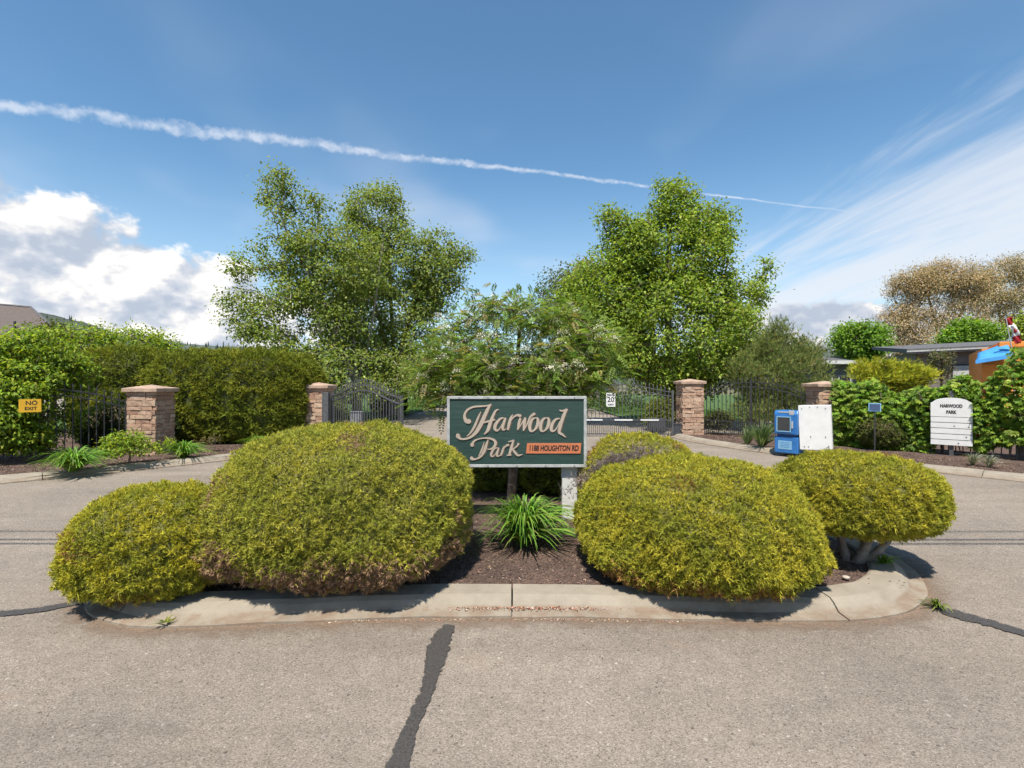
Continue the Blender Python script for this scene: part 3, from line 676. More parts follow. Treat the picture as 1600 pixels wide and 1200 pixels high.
tree('grey_green_tree', bs, [[(0, 0, 0), (0.05, 0, 3), (0, 0, 7)]], [ell(880, 470, 34, 45, 50, bs, 70), ell(905, 440, 34, 28, 28, bs, 25)],
     'small grey-green tree peeping out left of the dense maple', 'tree', None, [(0.09, 0.12, 0.05), (0.11, 0.13, 0.06)], sig=0.4, per=40, Lr=(0.16, 0.22), seed=13)
bs = (5.9, 42, 0.06)
tree('pink_tree', bs, [[(0, 0, 0), (0.05, 0, 4), (0, 0, 10)]], [ell(914, 440, 42, 18, 36, bs, 40)], 'faded pinkish tan tree tip behind the dense maple', 'tree', None, [(0.33, 0.22, 0.16), (0.26, 0.18, 0.12)], sig=0.35, per=30, Lr=(0.16, 0.24), seed=14)
# conical pine by the right fence
def needle_fn(pos, d, nr, L, tn_, out):
    V = sprays(pos, out * 0.6 + np.array([0, 0, 0.8]), L, 0.007, 6, 0.55, tn_); return V
bs = (9.05, 17.6, 0.08)
PINE = [(0.15, 0.20, 0.055), (0.21, 0.25, 0.075), (0.29, 0.29, 0.09), (0.11, 0.15, 0.045)]
tree('pine_tree', bs, [[(0, 0, 0), (0.03, 0, 1.2), (0, 0, 3.2)]], [ell(1218, 590, 17.5, 72, 50, bs, 130), ell(1215, 640, 17.3, 72, 36, bs, 90), ell(1214, 545, 17.5, 38, 30, bs, 46), ell(1212, 518, 17.5, 10, 16, bs, 7), ell(1262, 560, 17.4, 20, 26, bs, 16), ell(1165, 580, 17.4, 22, 26, bs, 18)],
     'bushy dark pine rising behind the iron fence near the blue box', 'tree', None, PINE, [0.35, 0.3, 0.15, 0.2], sig=0.15, per=42, Lr=(0.14, 0.22), leaf_fn=needle_fn, mat_leafs='needle', bark='bark', seed=17, zflat=1.0, droop=0)
# mountain ash in the island: pinnate leaves and white flower heads
def pinnate_fn(pos, d, nr, L, tn_, out):
    n = len(pos); d = unit(unit(out) * 0.8 + rand_dirs(n) * 0.5 + np.array([0, 0, 0.05])); side = unit(np.cross(d, np.array([0, 0, 1.0]) + rand_dirs(n) * 0.35)); nn = np.cross(side, d)
    nn *= np.sign(nn[:, 2:3] + 1e-9)
    parts = []
    for j in range(6):
        f = (j + 0.6) / 6.0; p = pos + d * (L * f)[:, None] - np.array([0, 0, 1.0]) * (L * f * f * 0.28)[:, None]
        for sgn in (-1, 1): parts.append(diamonds(p, side * sgn + d * 0.45 - nn * 0.18, nn, L * 0.36 * (1 - 0.35 * abs(f - 0.45)), L * 0.125, tn_ * np.exp(RNG.normal(0, 0.08, (n, 1)))))
    parts.append(diamonds(pos + d * L[:, None] - np.array([0, 0, 1.0]) * (L * 0.28)[:, None], d, nn, L * 0.34, L * 0.12, tn_))
    return cat(parts)
bs = (0.02, 6.95, 0.08)
ASH = [(0.161, 0.249, 0.048), (0.241, 0.323, 0.073), (0.120, 0.194, 0.040), (0.274, 0.234, 0.096)]
ash, E = tree('mountain_ash', bs, [[(-0.03, 0, 0), (0, 0, 0.5), (0.0, 0, 1.0), (0.02, 0.02, 1.35)], [(0.0, 0, 1.0), (-0.4, 0.05, 1.6), (-0.75, 0.1, 2.3)], [(0, 0, 1.05), (0.45, -0.05, 1.6), (0.95, -0.1, 2.1)], [(0.0, 0, 1.1), (0.05, 0.3, 1.8), (0.1, 0.3, 2.5)]],
     [ell(735, 559, 6.9, 70, 75, bs, 71, 0.75), ell(830, 589, 6.9, 120, 52, bs, 106, 0.8), ell(900, 554, 6.9, 70, 72, bs, 71, 0.75), ell(820, 496, 7.0, 100, 30, bs, 38, 0.6), ell(775, 480, 7.0, 40, 18, bs, 13, 0.4), ell(690, 604, 6.8, 40, 38, bs, 20, 0.5), ell(935, 570, 6.8, 30, 30, bs, 13, 0.4), ell(768, 612, 6.7, 80, 18, bs, 24, 0.5), ell(860, 615, 6.7, 50, 18, bs, 18, 0.5)],
     'small mountain ash with feathery leaves and white flower heads behind the sign', 'tree', None, ASH, [0.4, 0.25, 0.22, 0.13], sig=0.11, per=17, Lr=(0.10, 0.16), leaf_fn=pinnate_fn, bark='bark', r_tw=0.0048, seed=21, zflat=0.6, jit=0.2, twl=0.3)
pick = E[np.argsort(E[:, 1] - 0.6 * E[:, 2] + RNG.normal(0, 0.35, len(E)))[:130]]; sub = []
for e in pick:
    if RNG.uniform() > 0.6: continue
    q = e + np.array([RNG.normal(0, .05), -0.10 + RNG.normal(0, .05), 0.06 + RNG.normal(0, .03)]); k = 70
    o2 = RNG.normal(size=(k, 3)) * np.array([0.045, 0.045, 0.014]); o2[:, 2] -= (o2[:, 0] ** 2 + o2[:, 1] ** 2) * 7
    sub.append(diamonds(q + o2, rand_dirs(k), np.array([0, 0, 1.0]) + rand_dirs(k) * 0.8, 0.016, 0.014, var_tint(k, [(0.78, 0.74, 0.58), (0.66, 0.64, 0.48)], 0.08)))
V, F, C = cat(sub); fast_mesh('blossoms', V, F, M['petal'], ash, C)['label'] = 'creamy white flower heads'
# far right tan trees
TAN = [(0.45, 0.335, 0.20), (0.40, 0.30, 0.18), (0.34, 0.29, 0.155), (0.25, 0.23, 0.12)]
for i, (px, D, lb, es) in enumerate((
        (1462, 46, 'wide tan spring tree with a bare forked trunk, behind the grey house', [(1430, 448, 34, 30, 110), (1415, 500, 34, 30, 90), (1478, 432, 40, 24, 110), (1520, 452, 34, 26, 80), (1440, 535, 40, 26, 70), (1490, 490, 44, 30, 70), (1400, 540, 16, 22, 26)]),
        (1568, 50, 'tan and olive spreading tree behind the flag', [(1575, 425, 40, 22, 90), (1560, 465, 44, 26, 90), (1625, 470, 50, 50, 110), (1555, 510, 36, 24, 50)]))):
    bs = ((px - 800) / FPX * D, D, 0.0)
    tree('willow_tree', bs, [[(0, 0, 0), (0.3, 0, 3.5), (0.1, 0, 6.5), (-0.8, 0, 10)], [(0.2, 0, 4), (1.8, 0, 7), (3.2, 0, 10)], [(0.2, 0, 3.6), (-1.8, 0, 6), (-3.0, 0, 8)]],
         [ell(a, b, D, c, d, bs, n) for a, b, c, d, n in es], lb, 'tree', None, TAN, [[0.42, 0.3, 0.18, 0.1], [0.28, 0.2, 0.3, 0.22]][i], sig=0.38, per=90, Lr=(0.11, 0.20), wr=0.5, bark='bark', seed=31 + i, r_tw=0.011, hollow=0.2, jit=0.08, mat_leafs='needle')
bs = ((1343 - 800) / FPX * 36, 36, 0.0)
LIME = [(0.144, 0.273, 0.029), (0.201, 0.331, 0.036), (0.101, 0.201, 0.029)]
tree('round_tree', bs, [[(0, 0, 0), (0.03, 0, 2), (0, 0, 4.5)]], [ell(1343, 533, 36, 40, 32, bs, 150)], 'round bright green tree above the long low roofs', 'tree', None, LIME, None, sig=0.26, per=60, Lr=(0.14, 0.22), seed=41)
bs = ((1520 - 800) / FPX * 30, 30, 0.0)
tree('round_tree', bs, [[(0, 0, 0), (0.03, 0, 1.5), (0, 0, 3.5)]], [ell(1520, 524, 30, 32, 24, bs, 100), ell(1490, 532, 30, 18, 14, bs, 30)], 'small lime green tree just over the grey house roof', 'tree', None, LIME, None, sig=0.22, per=60, Lr=(0.12, 0.2), seed=42)
bs = ((1592 - 800) / FPX * 22, 22, 0.0)
tree('round_tree', bs, [[(0, 0, 0), (0.03, 0, 1.5), (0, 0, 3.0)]], [ell(1612, 520, 22, 22, 30, bs, 60)], 'green tree cut by the picture edge behind the orange wall', 'tree', None, MAPLE2, None, sig=0.2, per=50, Lr=(0.1, 0.15), seed=43)
bs = ((1470 - 800) / FPX * 21, 21, 0.0)
tree('slim_shrub', bs, [[(0, 0, 0), (0.03, 0, 1.2), (0, 0, 2.4)]], [ell(1470, 570, 21, 14, 26, bs, 36)], 'thin olive shrub before the grey house window', 'shrub', None, [(0.09, 0.11, 0.04), (0.13, 0.13, 0.06)], None, sig=0.12, per=34, Lr=(0.06, 0.1), seed=44)
# left side shrubs
LF = [(0.158, 0.251, 0.024), (0.251, 0.343, 0.029), (0.113, 0.185, 0.024), (0.343, 0.409, 0.047)]
bs = (-10.1, 11.1, 0.08)
tree('leafy_shrub', bs, [[(0, 0, 0), (-0.1, 0, 0.8), (-0.2, 0, 2.0)], [(0, 0, 0.1), (0.6, 0.1, 0.9), (1.1, 0.1, 1.6)], [(0, 0, 0.1), (-0.5, -0.2, 0.9), (-0.7, -0.4, 1.5)]],
     [ell(40, 560, 10.9, 70, 58, bs, 190, 0.75), ell(105, 580, 11.4, 40, 38, bs, 60, 0.5), ell(12, 650, 10.2, 42, 80, bs, 230, 0.5), ell(40, 690, 10.6, 40, 36, bs, 90, 0.35), ell(30, 600, 10.4, 60, 40, bs, 110, 0.45), ell(80, 655, 11.6, 50, 30, bs, 36, 0.35), ell(-60, 600, 10.2, 60, 100, bs, 140, 0.8)],
     'big bright layered shrub spilling over the fence at the left edge', 'shrub', None, LF, [0.35, 0.3, 0.2, 0.15], sig=0.12, per=36, Lr=(0.07, 0.11), wr=0.5, seed=51, zflat=0.35, droop=0.45, hollow=0.3, r_tw=0.006)
for i, (px, py, D, w_, h_, lb) in enumerate(((130, 545, 17.2, 60, 36, 'lime shrub showing over the hedge beside the brown roof'), (215, 545, 17.5, 55, 30, 'lime shrub showing over the middle of the hedge'), (82, 540, 17.0, 28, 34, 'olive conifer tip rising before the brown roof'))):
    bs = ((px - 800) / FPX * D, D, 0.06)
    c_s = LF if i < 2 else [(0.07, 0.09, 0.02), (0.10, 0.11, 0.02)]
    tree('garden_shrub', bs, [[(0, 0, 0), (0.03, 0, 1.2), (0, 0, 2.3)]], [ell(px, py, D, w_, h_, bs, 110), ell(px, py + 50, D, w_, 30, bs, 50)], lb, 'shrub', None, c_s, None, sig=0.18, per=36, Lr=(0.09, 0.14), wr=0.5, seed=55 + i, group='shrubs behind the hedge')
for i, (px, py, D, w_, h_, lb) in enumerate(((200, 720, 10.35, 38, 27, 'small light green leafy shrub at the foot of the left stone pillar'), (265, 702, 11.6, 14, 10, 'low pale ground shrub between the stone pillar and a lily clump'), (327, 698, 12.2, 16, 9, 'tiny brownish shrub on mulch before the hedge'))):
    g = G(px, py + h_, 0.08) if i else Vector((-7.45, 9.95, 0)); bs = (g.x, g.y + (0.2 if i else 0.0), 0.08); D = bs[1]
    tree('low_shrub', bs, [[(0, 0, 0), (0.03, 0, 0.2), (0, 0, 0.4)]], [ell(px, py - (16 if i == 0 else 4), D, w_, h_ + (4 if i == 0 else 0), bs, 130 if i == 0 else 30)], lb, 'shrub', None, [LF, LF, [(0.14, 0.13, 0.05), (0.11, 0.09, 0.04)]][i], None, sig=0.05, per=26, Lr=(0.045, 0.08), wr=0.55, seed=61 + i, r_tw=0.003)
bush('dark_shrub', (-9.75, 13.0, 0.55), (1.2, 0.6, 0.62), 9000, 'dark green shrub seen through the left fence bars', 'shrub', [(0.03, 0.05, 0.014), (0.05, 0.08, 0.02), (0.02, 0.035, 0.01), (0.06, 0.05, 0.03)], 133, L=(0.07, 0.11), w=0.012, k=3, zlow=0.9, rust=0.2)
# dark shrub and border plants past the gates
bush('round_shrub', (-4.6 - 1.9, 27.0, 0.75), (0.95, 0.8, 0.85), 9000, 'round dark shrub on the lawn beyond the open gate leaf', 'shrub', [(0.022, 0.035, 0.014), (0.04, 0.055, 0.02), (0.02, 0.03, 0.012), (0.05, 0.04, 0.03)], 131, L=(0.08, 0.13), w=0.012, k=3, zlow=0.8)
for i, (px, py, D, w_, h_, lb, cs) in enumerate(((525, 648, 15.0, 14, 22, 'pale yellow-green shrub seen through the left gate bars', [(0.14, 0.17, 0.04), (0.10, 0.13, 0.03)]), (1028, 647, 18.2, 20, 22, 'yellow-green shrub behind the right gate beside the dark box', [(0.16, 0.18, 0.03), (0.11, 0.14, 0.03)]),
                                              (1122, 660, 16.2, 16, 18, 'small olive shrub at the fence foot right of the stone gate pillar', [(0.12, 0.13, 0.04), (0.09, 0.10, 0.03)]), (672, 600, 36, 40, 26, 'green bush at the far end of the lawn strip', MAPLE), (940, 625, 30, 70, 28, 'dark green bush row behind the right gate', [(0.03, 0.05, 0.015), (0.05, 0.075, 0.02)]))):
    bs = ((px - 800) / FPX * D, D, 0.06)
    k = D / 15.0
    tree('garden_shrub', bs, [[(0, 0, 0), (0.03, 0, 0.4 * k), (0, 0, 0.8 * k)]], [ell(px, py, D, w_, h_, bs, 90)], lb, 'shrub', None, cs, None, sig=0.09 * k, per=30, Lr=(0.06 * k, 0.10 * k), wr=0.55, seed=71 + i, r_tw=0.004)
# golden juniper over the vine
def gold_fn(pos, d, nr, L, tn_, out): return sprays(pos, out * 0.5 + np.array([0.2, 0, 0.35]), L, 0.008, 5, 0.5, tn_)
bs = (9.95, 13.9, 0.08)
tree('golden_juniper', bs, [[(0, 0, 0), (0, 0, 1.0), (0.1, 0, 1.9)]], [ell(1395, 590, 13.8, 58, 22, bs, 90, 0.5), ell(1370, 578, 13.8, 34, 14, bs, 30, 0.4), ell(1425, 585, 13.7, 26, 14, bs, 24, 0.4)],
     'yellow-green juniper spreading above the vine beside the stone pillar', 'shrub', None, [(0.36, 0.38, 0.03), (0.46, 0.45, 0.045), (0.24, 0.28, 0.03)], None, sig=0.10, per=36, Lr=(0.10, 0.18), leaf_fn=gold_fn, mat_leafs='needle', seed=81, zflat=0.5, r_tw=0.006)

# strap-leaved clumps
def clump(name, base, n, h, spread_, label, cat_, cols, wd=0.011, arch=1.0, seed=1, group=None, stiff=0.0):
    root = empty(name, base, RNG.uniform(0, 6), label, cat_, group); sg = 7
    a = RNG.uniform(0, 2 * np.pi, n); r0 = RNG.uniform(0, 1, n) ** 0.7
    L = h * RNG.uniform(0.5, 1.3, n); out = spread_ * (0.2 + 0.9 * r0) * RNG.uniform(0.45, 1.25, n)
    hx, hy = np.cos(a), np.sin(a); V = np.zeros((n, sg, 2, 3)); tw = RNG.normal(0, 0.5, n)
    for i in range(sg):
        t = i / (sg - 1); x = 0.10 * spread_ * r0 + out * t ** (1.25 - 0.1 * stiff)
        z = L * (1.55 * t - (0.95 + 0.35 * r0 - stiff * 0.8) * arch * t * t)
        z = np.maximum(z, 0.015)
        w_ = wd * (1 - t ** 2.2) + 0.0008
        cx = hx * x + np.sin(tw) * 0.06 * t; cy = hy * x + np.cos(tw) * 0.04 * t
        sx, sy = -hy, hx
        V[:, i, 0] = np.stack([cx - sx * w_, cy - sy * w_, z], 1); V[:, i, 1] = np.stack([cx + sx * w_, cy + sy * w_, z + w_ * 0.5], 1)
    base_i = np.arange(n)[:, None] * sg * 2
    F = np.concatenate([base_i + [2 * i, 2 * i + 1, 2 * i + 3, 2 * i + 2] for i in range(sg - 1)], 0)
    tint = np.repeat(var_tint(n, cols, 0.2), sg * 2, 0)
    fast_mesh('leaves', V.reshape(-1, 3), F, M['blade'], root, tint)
    return root
LILY = [(0.112, 0.250, 0.025), (0.163, 0.312, 0.037), (0.081, 0.188, 0.022), (0.213, 0.300, 0.062)]
clump('daylily', (0.11, 4.98, 0.08), 520, 0.60, 0.58, 'lush green daylily clump directly under the sign', 'plant', LILY, 0.011, 0.95)
clump('daylily', tuple(G(115, 738, 0.08)), 460, 0.60, 0.62, 'biggest drooping daylily clump below the left fence', 'plant', LILY, 0.013, 0.98)
clump('daylily', tuple(G(287, 716, 0.08)), 320, 0.50, 0.56, 'daylily clump just right of the left stone pillar', 'plant', LILY, 0.012, 1.0)
clump('daylily', tuple(G(402, 697, 0.08)), 200, 0.36, 0.44, 'small daylily clump at the hedge foot above the big bush', 'plant', LILY, 0.012, 1.0)
clump('iris_clump', tuple(G(1190, 700, 0.08)), 170, 0.46, 0.42, 'upright grey-green iris leaves left of the blue box', 'plant', [(0.13, 0.19, 0.08), (0.17, 0.22, 0.11), (0.09, 0.15, 0.05)], 0.016, 0.6, stiff=0.6)
clump('iris_clump', tuple(G(1168, 696, 0.08)), 90, 0.38, 0.34, 'smaller tuft of iris leaves toward the gate pillar', 'plant', [(0.13, 0.19, 0.08), (0.17, 0.22, 0.11)], 0.014, 0.6, stiff=0.6)
FES = [(0.30, 0.33, 0.27), (0.24, 0.28, 0.21), (0.36, 0.34, 0.25)]
clump('fescue_tuft', tuple(G(1519, 727, 0.08)), 130, 0.28, 0.22, 'left of two pale blue-grey grass tufts by the low fence', 'plant', FES, 0.005, 0.8, group='pale grass tufts')
clump('fescue_tuft', tuple(G(1545, 730, 0.08)), 130, 0.28, 0.24, 'right of two pale blue-grey grass tufts by the low fence', 'plant', FES, 0.005, 0.8, group='pale grass tufts')
clump('weed', tuple(G(1466, 951, 0.0)), 46, 0.10, 0.11, 'small green weed growing at the right end of the island kerb', 'plant', [(0.17, 0.22, 0.04), (0.12, 0.18, 0.03)], 0.006, 1.0)
clump('weed', tuple(G(258, 976, 0.03)), 22, 0.05, 0.07, 'thin yellow-green weed on the kerb under the low left bush', 'plant', [(0.22, 0.25, 0.04), (0.15, 0.19, 0.03)], 0.005, 1.0)
clump('weed', (3.2, 4.42, 0.085), 40, 0.14, 0.14, 'green seedling beside the bare trunks of the raised bush', 'plant', LILY, 0.008, 1.0)
clump('green_tuft', (-0.72, 4.2, 0.085), 60, 0.2, 0.16, 'dark green sprout at the right foot of the largest bush', 'plant', [(0.05, 0.12, 0.015), (0.07, 0.15, 0.02)], 0.008, 0.9)

# ================================================================== BUILT THINGS
# ---- text helper
def text_mesh(name, s, size, m, parent, loc, rot=(math.pi / 2, 0, 0), ext=0.002, xs=1.0, shear=0.0, bold=0.0, align='CENTER'):
    cu = bpy.data.curves.new(name, 'FONT'); cu.body = s; cu.size = size; cu.extrude = ext; cu.align_x = align; cu.align_y = 'CENTER'; cu.shear = shear; cu.offset = bold; cu.resolution_u = 4
    tmp = bpy.data.objects.new(name + '_tmp', cu); COL.objects.link(tmp)
    me = bpy.data.meshes.new_from_object(tmp.evaluated_get(bpy.context.evaluated_depsgraph_get()))
    bpy.data.objects.remove(tmp); bpy.data.curves.remove(cu)
    me.materials.clear(); me.materials.append(m); me.name = name
    o = link(bpy.data.objects.new(name, me), parent); o.location = loc; o.rotation_euler = rot; o.scale = (xs, 1, 1)
    return o
# ---- entrance sign
SD = 5.9; SGW, SGH = 1.60, 0.815
sign = empty('entrance_sign', (0.055, SD, 0.08), 0, 'dark green sign board with cream script and orange address plate on white posts', 'sign')
SZ0 = 0.695 - 0.08
zc = SZ0 + SGH / 2
panel = MB().box((0, 0, 0), (SGW - 0.05, 0.045, SGH - 0.05)).build('panel', M['green'], sign); panel.location = (0, 0, zc)
fr = 0.032
for c, d in (((0, -0.004, zc + SGH / 2 - fr / 2), (SGW, 0.066, fr)), ((0, -0.004, zc - SGH / 2 + fr / 2), (SGW, 0.066, fr)),
             ((-SGW / 2 + fr / 2, -0.004, zc), (fr, 0.064, SGH - 2 * fr - 0.002)), ((SGW / 2 - fr / 2, -0.004, zc), (fr, 0.064, SGH - 2 * fr - 0.002))):
    MB().box(c, d).build('frame_strip', M['alu'], sign, bevel=0.004)
for i in range(5):
    for zz in (zc + SGH / 2 - fr / 2, zc - SGH / 2 + fr / 2):
        MB().tube([(-0.66 + 0.33 * i, -0.036, zz), (-0.66 + 0.33 * i, -0.042, zz)], 0.006, 8).build('screw', M['iron_grey'], sign)
for x in (0.615, -0.64):
    p_ = MB().box((x, 0.10, (SZ0 + 0.55) / 2 - 0.05), (0.175, 0.14, SZ0 + 0.65)).build('post', M['white'], sign, bevel=0.006)
# calligraphy: (x, y, width) traced in sign-face units (1450 x 740 units over the face)
def U(x, y): return ((x - 785) / 1450 * SGW, (430 - y) / 740 * SGH)
LET = {
 'H': [[(285, 322, 50), (262, 318, 44), (245, 290, 30), (243, 250, 24), (275, 200, 21), (340, 170, 18), (420, 164, 16), (480, 158, 14), (520, 140, 8)],
       [(520, 142, 8), (492, 178, 28), (455, 255, 38), (415, 345, 42), (365, 430, 36), (305, 485, 24), (240, 506, 18), (195, 500, 22), (175, 478, 42), (172, 468, 40)],
       [(412, 220, 5), (385, 280, 20), (345, 375, 24), (300, 445, 16), (262, 478, 4)],
       [(597, 197, 8), (565, 212, 20), (540, 260, 28), (510, 335, 34), (485, 410, 32), (445, 457, 8)],
       [(425, 342, 8), (470, 326, 18), (520, 314, 18), (558, 302, 12)]],
 'a': [[(650, 285, 10), (612, 296, 22), (570, 345, 32), (556, 392, 30), (575, 418, 20), (608, 395, 12), (650, 320, 10)],
       [(668, 285, 20), (650, 335, 28), (638, 385, 28), (645, 410, 20), (672, 400, 8)]],
 'r': [[(742, 250, 6), (722, 290, 26), (706, 345, 30), (690, 412, 22)], [(708, 340, 8), (745, 285, 14), (785, 258, 22), (818, 262, 30)]],
 'w': [[(822, 285, 22), (806, 345, 28), (795, 412, 14)], [(795, 410, 8), (835, 345, 12), (868, 290, 12)], [(872, 282, 22), (862, 345, 30), (854, 422, 14)], [(856, 418, 8), (895, 345, 14), (925, 275, 20), (965, 244, 28)]],
 'o': [[(985, 285, 12), (945, 300, 26), (920, 360, 34), (925, 415, 26), (950, 424, 14), (985, 390, 26), (1004, 335, 32), (1000, 292, 22), (982, 285, 12)]],
 'o2': [[(1098, 285, 12), (1058, 300, 26), (1033, 360, 34), (1038, 415, 26), (1063, 424, 14), (1098, 390, 26), (1117, 335, 32), (1113, 292, 22), (1095, 285, 12)]],
 'd': [[(1232, 292, 10), (1190, 302, 22), (1152, 352, 32), (1142, 405, 30), (1160, 424, 18), (1195, 398, 12), (1235, 320, 10)],
       [(1308, 192, 18), (1280, 240, 32), (1255, 310, 34), (1232, 390, 34), (1226, 436, 28), (1258, 458, 22), (1292, 488, 8)], [(1228, 206, 12), (1262, 212, 16), (1306, 194, 14)]],
 'P': [[(320, 568, 38), (322, 556, 30), (345, 525, 18), (400, 502, 13), (480, 496, 15), (540, 512, 24), (564, 545, 28), (548, 588, 24), (508, 612, 14), (475, 610, 6)],
       [(488, 512, 8), (470, 560, 26), (445, 635, 30), (405, 692, 20), (350, 716, 15), (322, 712, 32), (314, 704, 34)], [(446, 535, 4), (428, 600, 18), (405, 655, 16), (385, 690, 4)]],
 'a2': [[(585, 596, 8), (552, 606, 16), (524, 645, 25), (518, 676, 22), (534, 688, 14), (560, 665, 9), (586, 616, 7)], [(598, 596, 14), (584, 640, 22), (578, 676, 20), (592, 684, 14), (615, 670, 5)]],
 'r2': [[(655, 575, 5), (642, 610, 20), (630, 650, 22), (616, 680, 15)], [(632, 640, 6), (655, 598, 11), (680, 572, 20), (705, 566, 22)]],
 'k': [[(752, 515, 12), (738, 562, 24), (718, 630, 26), (704, 674, 20)], [(695, 533, 9), (725, 528, 13), (756, 514, 8)], [(680, 676, 12), (728, 672, 12)],
       [(805, 548, 24), (785, 580, 16), (750, 606, 12), (722, 612, 7)], [(738, 606, 14), (762, 640, 24), (798, 676, 20), (845, 664, 5)]]}
def stroke(pts, ox=0, oy=0, grow=0.0):
    s = spline([Vector((p[0], p[1], p[2])) for p in pts], 7); out = []
    V, F = [], []
    n = len(s); dep = []
    for i in range(n):
        a, b = s[max(i - 1, 0)], s[min(i + 1, n - 1)]; t = Vector((b.x - a.x, b.y - a.y)).normalized(); nn = Vector((-t.y, t.x)) * (max(s[i].z, 4) / 2 + grow)
        V.append((s[i].x + nn.x + ox, s[i].y + nn.y + oy)); V.append((s[i].x - nn.x + ox, s[i].y - nn.y + oy))
    F = [(2 * i, 2 * i + 1, 2 * i + 3, 2 * i + 2) for i in range(n - 1)]
    caps = []
    for e in (s[0], s[-1]):
        if e.z > 25: caps.append((e.x + ox, e.y + oy, e.z / 2 + grow))
    return V, F, caps
def letter(name, key, y, thick, m, ox=0, oy=0, grow=0.0, parent=panel):
    mb = MB()
    for q, st in enumerate(LET[key]):
        V, F, caps = stroke(st, ox, oy, grow); k = len(V); yy = y - 0.0003 * q
        f3 = [(U(*v)[0], yy - thick, U(*v)[1]) for v in V]; b3 = [(U(*v)[0], yy, U(*v)[1]) for v in V]
        FF = [f for f in F] + [(2 * i, 2 * i + 2, k + 2 * i + 2, k + 2 * i) for i in range(k // 2 - 1)] + [(2 * i + 1, k + 2 * i + 1, k + 2 * i + 3, 2 * i + 3) for i in range(k // 2 - 1)] + [(0, k, k + 1, 1), (k - 2, k - 1, 2 * k - 1, 2 * k - 2)]
        mb.add(f3 + b3, FF)
        for w_, (cx, cy, r) in enumerate(caps):
            pts = [U(cx + r * math.cos(a * 0.5236), cy + r * math.sin(a * 0.5236)) for a in range(12)]
            mb.prism(pts, yy - 0.0001 * (w_ + 1) - thick, yy - 0.0002, 'y')
    return mb.build(name, m, parent)
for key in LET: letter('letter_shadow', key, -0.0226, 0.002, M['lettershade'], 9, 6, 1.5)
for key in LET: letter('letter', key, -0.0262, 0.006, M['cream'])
ap = MB().prism([U(893, 549), U(1456, 549), U(1446, 656), U(880, 656)], -0.030, -0.0226, 'y').build('address_plate', M['orange_plate'], panel)
tx = text_mesh('address_lettering', '1188 HOUGHTON RD', 0.086, M['ink'], panel, (U(1167, 603)[0], -0.0315, U(1167, 603)[1]), shear=0.12, bold=0.003, ext=0.0008)
w_ = tx.dimensions.x; tx.scale = (0.565 / max(w_, 0.01), 1, 1)

# ---- stone pillars
def stone_variants():
    out = []
    for i in range(8):
        r = random.Random(i); bm = bmesh.new(); bmesh.ops.create_cube(bm, size=1)
        bmesh.ops.subdivide_edges(bm, edges=[e for e in bm.edges if abs((e.verts[0].co - e.verts[1].co).x) > 0.5], cuts=1)
        for v in bm.verts: v.co += Vector((r.uniform(-0.03, 0.03), r.uniform(-0.10, 0.06) if v.co.y < 0 else 0, r.uniform(-0.06, 0.06)))
        bmesh.ops.bevel(bm, geom=[e for e in bm.edges if e.calc_face_angle(0) > 0.7], offset=0.05, segments=1, affect='EDGES')
        me = bpy.data.meshes.new('stone'); bm.to_mesh(me); bm.free(); me.materials.append(M['stone']); out.append(me)
    return out
STONES = stone_variants()
def pillar(x, y, yaw, h, label, w=0.655):
    root = empty('stone_pillar', (x, y, 0.03), yaw, label, 'pillar', 'stone entrance pillars')
    hb = h - 0.16; MB().box((0, 0, hb / 2), (w - 0.10, w - 0.10, hb)).build('core', M['lettershade'], root)
    z = 0.0; row = 0
    while z < hb - 0.03:
        ch = min(random.choice((0.075, 0.09, 0.105, 0.13)), hb - z)
        if hb - z - ch < 0.05: ch = hb - z
        for side in range(4):
            a = side * math.pi / 2; full = (row + side) % 2 == 0; half = w / 2 if full else w / 2 - 0.075
            xx = -half; cuts = []
            while xx < half - 0.02:
                l = random.uniform(0.16, 0.36)
                if half - xx - l < 0.11: l = half - xx
                cuts.append((xx, l)); xx += l
            for (x0, l) in cuts:
                o = link(bpy.data.objects.new('stone', random.choice(STONES)), root)
                pr = random.uniform(-0.012, 0.016); ce = Vector((x0 + l / 2, -(w / 2 - 0.04 + pr), z + ch / 2)); ce.rotate(Euler((0, 0, a)))
                o.location = ce; o.rotation_euler = (0, 0, a); o.scale = (l - 0.007, 0.085, ch - 0.007)
        z += ch; row += 1
    cw = w / 2 + 0.065
    mb = MB(); v = [(sx * cw, sy * cw, hb + dz_) for dz_ in (0.0, 0.085) for sx, sy in ((-1, -1), (1, -1), (1, 1), (-1, 1))] + [(0, 0, hb + 0.165)]
    mb.add(v, [(0, 3, 2, 1), (0, 1, 5, 4), (1, 2, 6, 5), (2, 3, 7, 6), (3, 0, 4, 7), (4, 5, 8), (5, 6, 8), (6, 7, 8), (7, 4, 8)])
    mb.build('cap', M['stone_cap'], root, bevel=0.012)
    return root
pillar(-8.28, 11.75, 0.0, 1.60, 'stone pillar between the left fence and the clipped hedge')
pillar(-5.28, 14.0, 0.0, 1.66, 'stone pillar half hidden behind the hedge end at the open gate leaf', 0.62)
pillar(5.62, 16.2, 0.0, 1.78, 'stone pillar between the right gate leaf and the iron fence')
pillar(8.35, 13.7, 0.0, 1.70, 'stone pillar above the white cabinet, half covered by vine')

